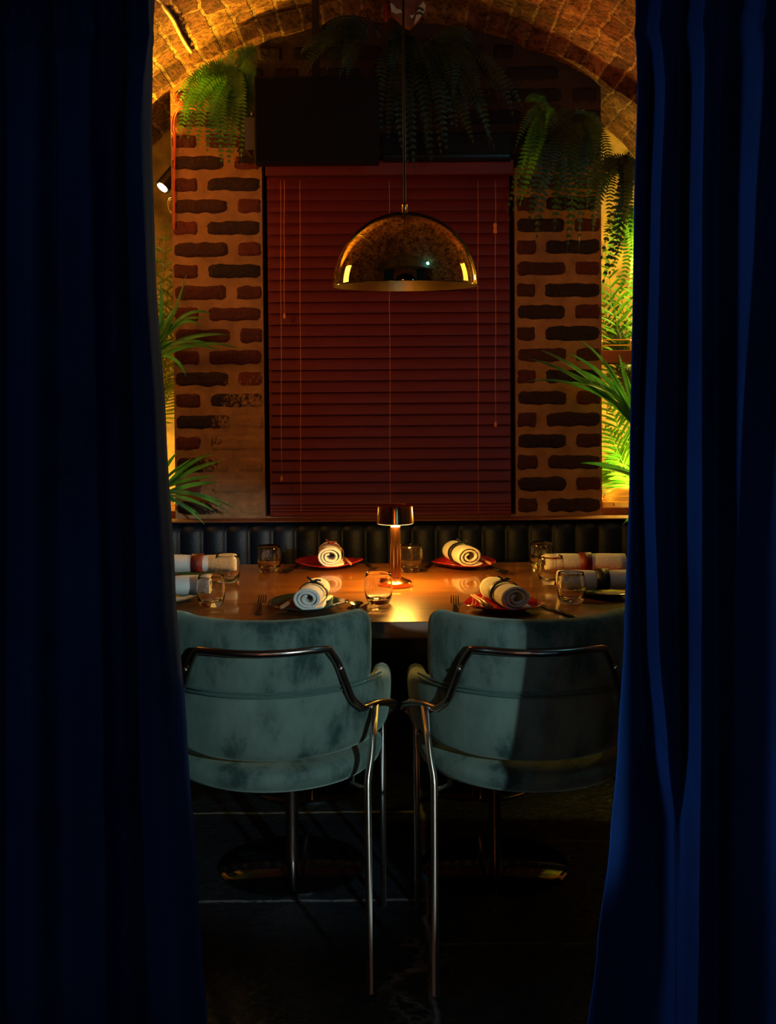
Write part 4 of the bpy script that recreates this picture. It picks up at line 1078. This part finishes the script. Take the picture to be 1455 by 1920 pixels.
# niche shelves with brass gallery rails
def niche_shelf(label, s, pyt, pyb, yf=5.22):
    z1 = at(727, pyt, yf).z; z0 = at(727, pyb, yf).z
    x0, x1 = (XP, RV) if s > 0 else (-RV, -XP)
    t = thing('niche_shelf', label, 'shelf', ((x0 + x1) / 2, yf, z0), 0, 'wooden shelves in the niches'); w = (x1 - x0) / 2
    m = MB(); m.box((-w, 0, 0), (w, YN - yf, z1 - z0)); m.build('board', M['shelfwood'], t, smooth=False, bevel=0.002)
    h = z1 - z0
    m = MB()
    for zz in (0.022, 0.046): m.tube([(-w, 0.02, h + zz), (w, 0.02, h + zz)], 0.0022, 8)
    for k in range(6):
        x = (-w + 0.035 + k * 0.125) * (1 if s > 0 else -1); m.tube([(x, 0.02, h), (x, 0.02, h + 0.05)], 0.003, 8); m.lathe([(0, 0.058), (0.004, 0.054), (0.004, 0.05), (0.0, 0.048)], 8, (x, 0.02, h))
    m.build('gallery_rail', M['brassp'], t)
    m = MB(); m.box((-w, -0.002, -0.006), (w, 0.0, 0.002)); m.build('edge_strip', M['brassp'], t, smooth=False)
    return z1
zsu = niche_shelf('upper wooden shelf with brass gallery rail in the right niche', 1, 660, 684)
zsl = niche_shelf('lower wooden shelf with brass gallery rail in the right niche, under the brass lamp', 1, 955, 974)
niche_shelf('wooden shelf with brass gallery rail in the left niche behind the low plant', -1, 955, 974)
# brass shell lamp on the lower right shelf
def shell_lamp():
    c = at(1178, 940, 5.33); t = thing('dome_lamp', 'glowing rounded brass lamp on the lower shelf of the right niche', 'lamp', (c.x + 0.02, c.y, zsl))
    m = MB(); n = 14
    m.grid(lambda i, j: Vector((0.115 * math.cos(PI * i / 24), 0.07 * math.sin(PI * i / 24) * 0 + 0.075 * (-1 + 2 * j / n) , 0.018 + 0.062 * math.sin(PI * i / 24) ** 0.8 * (1 - (-1 + 2 * j / n) ** 4) ** 0.5)), 25, n + 1)
    m.build('hood', simple('satin_brass', (0.80, 0.62, 0.22), rough=0.45, metal=0.2), t)
    for fx, fyy in ((-0.09, -0.03), (0.09, -0.03), (0, 0.05)):
        m = MB(); m.tube([(fx, fyy, 0), (fx, fyy, 0.022)], 0.005, 8); m.build('foot', M['brassp'], t)
    m = MB(); m.lathe([(0, 0.012), (0.012, 0.016), (0.017, 0.03), (0.012, 0.045), (0, 0.05)], 16, (0.03, -0.055, 0.02)); m.build('bulb', M['nichebulb'], t)
shell_lamp()

# ------------------------------------------------------------------ spotlight on the left niche
def spotlight():
    Y = 5.22; c = at(316, 338, Y)
    t = thing('spotlight', 'small black lit spotlight fixed in the left niche beside the brick pier', 'lamp', c)
    f = (at(292, 366, Y - 0.035) - c); d = f.normalized()
    m = MB(); m.tube([-d * 0.055, d * 0.045], 0.034, 24); m.lathe([(0.0, 0)] * 2, 3) if 0 else None; hb = m.build('housing', M['blackm'], t, auto=0.6)
    m = MB(); m.tube([d * 0.046, d * 0.048], 0.023, 24); m.build('lens', M['lens'], t)
    m = MB(); m.tube([-d * 0.01 + Vector((0.03, 0.03, -0.01)), Vector((0.042, 0.07, -0.07)), Vector((0.045, 0.09, -0.085))], 0.006, 10); m.tube([Vector((0.045, 0.07, -0.085)), Vector((0.045, 0.09, -0.085))], 0.022, 16)
    m.tube([Vector((0.045, 0.085, -0.085)), Vector((0.045, YN - Y, -0.085))], 0.008, 10)
    m.build('bracket', M['grey'], t, auto=0.7)
    l = spot('spotlight_beam', c + d * 0.055, c + d * 1.0, (1.0, 0.74, 0.25), 6, 100, 0.6, 0.02)
spotlight()
def loopwire():
    Y = 5.2; m = MB(); c = at(322, 384, Y)
    for k in range(2):
        m.tube([c + Vector((0.017 * math.cos(a) + 0.002 * k, 0.004 * k + 0.3 * 0.017 * math.sin(a * 2), 0.030 * math.sin(a) - 0.006 * k)) for a in [2 * PI * i / 24 for i in range(25)]], 0.0025, 6, cap=False)
    m.tube([c + Vector((0.005, 0, 0.03)), c + Vector((0.012, 0.02, 0.06))], 0.0025, 6)
    tag(m.build('coiled_wire', simple('yellow_wire', (0.6, 0.42, 0.08), rough=0.4)), 'small coil of yellow wire hanging under the left spotlight', 'wire')
loopwire()
# orange-red cables at the left pier top
def cables():
    t = thing('power_cable', 'two orange-red cables bending over the top left corner of the brick pier', 'cable', at(328, 230, YW - 0.01)); o = t.location.copy()
    for k in range(2):
        e = 5 * k
        pts = [at(380, 201 + e, YW - 0.02), at(352, 197 + e, YW - 0.03), at(336, 200 + e, YW - 0.035), at(325 + e * 0.6, 216 + e, YW - 0.02), at(322 + e, 245, YW - 0.02), at(327 + e * 0.4, 262, YW - 0.014), at(327, 330, YW - 0.014), at(327, 430, YW - 0.014)]
        m = MB(); m.tube(catmull([p - o for p in pts], 6), 0.0036 if k == 0 else 0.003, 8); m.build('strand', M['cable'], t)
cables()
# pale trunking running up the vault
def trunking():
    m = MB(); pts = []
    ys = [YW - 0.10 - 0.045 * i for i in range(30)]
    a0 = math.acos(at(357, 152, YW - 0.12).x / (RV)); 
    for k, y in enumerate(ys):
        a = a0 + 0.0; r = RV - 0.003 + 0.006 * noise.noise(Vector((y * 8, 0, 0)))
        a += 0.006 * noise.noise(Vector((y * 3, 2, 0)))
        pts.append((r * math.cos(a), y, CZ + r * math.sin(a)))
    m.tube(pts, 0.0085, 8); tag(m.build('cable_trunking', M['conduit']), 'pale ridge of plastic trunking running along the brick vault at the left', 'trunking')
trunking()

# ------------------------------------------------------------------ black screen on the pole, wall unit, cables, mask
def screen():
    Y = YW - 0.30; a = at(476, 143, Y); b = at(711, 305, Y); cx = (a.x + b.x) / 2; cz = (a.z + b.z) / 2; w = (b.x - a.x) / 2; h = (a.z - b.z) / 2
    t = thing('display_screen', 'large black unlit screen hung on a pole and bracket above the blind', 'screen', (cx, Y, cz))
    m = MB(); m.box((-w, 0, -h), (w, 0.075, h)); m.build('casing', M['black'], t, smooth=False, bevel=0.004)
    m = MB(); m.box((-w + 0.012, -0.002, -h + 0.012), (w - 0.012, 0.004, h - 0.012)); m.build('panel', simple('screen_glass', (0.003, 0.004, 0.008), rough=0.25), t, smooth=False)
    p = at(592, 30, Y + 0.05); m = MB(); m.box((p.x - cx - 0.014, 0.03, h - 0.02), (p.x - cx + 0.014, 0.058, p.z - cz + 0.2)); m.build('mounting_pole', M['blackm'], t, smooth=False)
    m = MB(); m.box((-w - 0.045, 0.05, -h * 0.62), (-w + 0.03, 0.062, h * 0.12)); m.box((-w - 0.045, 0.062, -h * 0.62), (-w - 0.035, 0.26, h * 0.12)); m.tube([(-w - 0.012, 0.045, h * 0.16), (-w - 0.012, 0.045, h * 0.22)], 0.007, 10)
    m.build('wall_bracket', M['grey'], t, smooth=False)
screen()
def wall_unit():
    Y = YW - 0.12; a = at(716, 250, Y); b = at(960, 300, Y)
    t = thing('wall_unit', 'low black box unit on the wall directly above the blind head rail', 'box', ((a.x + b.x) / 2, Y, b.z)); w = (b.x - a.x) / 2; h = a.z - b.z
    m = MB(); m.box((-w, 0, 0), (w, 0.115, h)); m.build('casing', M['black'], t, smooth=False, bevel=0.006)
    m = MB(); m.box((-w + 0.01, -0.004, 0.012), (w - 0.01, 0.0, 0.022)); m.build('vent', M['blackm'], t, smooth=False)
wall_unit()
def black_cables():
    Y = YW - 0.22; t = thing('cable_bundle', 'bundle of black cables arching from the screen pole under the vault', 'cable', at(600, 60, Y)); o = t.location.copy()
    for k in range(3):
        e = 6 * k; pts = [at(596, 62 + e * 0.5, Y), at(615, 42 + e, Y - .02), at(645, 31 + e, Y - .02), at(680, 34 + e, Y), at(703, 48 + e * 0.5, Y), at(712 + e, 72, Y + .02)]
        m = MB(); m.tube(catmull([p - o for p in pts], 8), 0.0042, 8); m.build('strand', M['flex'], t)
black_cables()
def mask():
    Y = YW - 0.30; c = at(768, 14, Y); s = Y / F_PX
    t = thing('hanging_mask', 'pointed brown and white painted mask hanging at the top of the arch', 'ornament', c)
    def plate(pts, y, th, m_, name):
        m = MB(); n = len(pts); vs = [Vector((x * s, y, -z * s)) for x, z in pts] + [Vector((x * s, y + th, -z * s)) for x, z in pts]
        m.add(vs, [tuple(range(n)), tuple(range(n, 2 * n))[::-1]] + [(i, (i + 1) % n, n + (i + 1) % n, n + i) for i in range(n)])
        return m.build(name, m_, t, smooth=False, bevel=0.0015)
    plate([(-38, -40), (30, -40), (30, 0), (18, 22), (0, 38), (-18, 26), (-34, 8)], 0, 0.04, M['maskbrown'], 'face')
    plate([(-36, -8), (-30, -5), (-24, 3), (-16, 4), (-14, 10), (-26, 12), (-34, 8)], -0.006, 0.006, M['maskwhite'], 'cheek')
    ch = plate([(26, -10), (30, -2), (28, 8), (16, 24), (8, 32), (12, 14), (16, 0)], -0.008, 0.010, M['maskwhite'], 'cheek')
    for z in (0, 9):
        m = MB(); m.tube([Vector((13 * s, -0.011, -(5 + z) * s)), Vector((18 * s, -0.011, -(2 + z) * s)), Vector((26 * s, -0.011, -(7 + z) * s))], 0.004, 6); m.build('stripe', M['blackm'], ch)
    plate([(0, 14), (6, 15), (10, 10), (6, 20), (2, 20)], -0.006, 0.006, M['maskwhite'], 'tooth')
    m = MB(); m.tube([(0, 0.02, 0.06), (0, 0.02, CZ + math.sqrt(RV ** 2 - c.x ** 2) - c.z + 0.01)], 0.002, 6); m.build('hanging_string', M['flex'], t)
    q = at(724, 26, Y)
    t2 = thing('red_ornament', 'small shiny red tube ornament hanging left of the mask', 'ornament', q)
    m = MB(); m.lathe([(0, 0.04), (0.007, 0.036), (0.0075, -0.02), (0.005, -0.032), (0, -0.035)], 14); m.build('body', M['maskred'], t2)
    m = MB(); m.tube([(0, 0, 0.035), (0, 0, CZ + math.sqrt(RV ** 2 - q.x ** 2) - q.z + 0.01)], 0.0012, 6); m.build('hanging_string', M['flex'], t2)
mask()
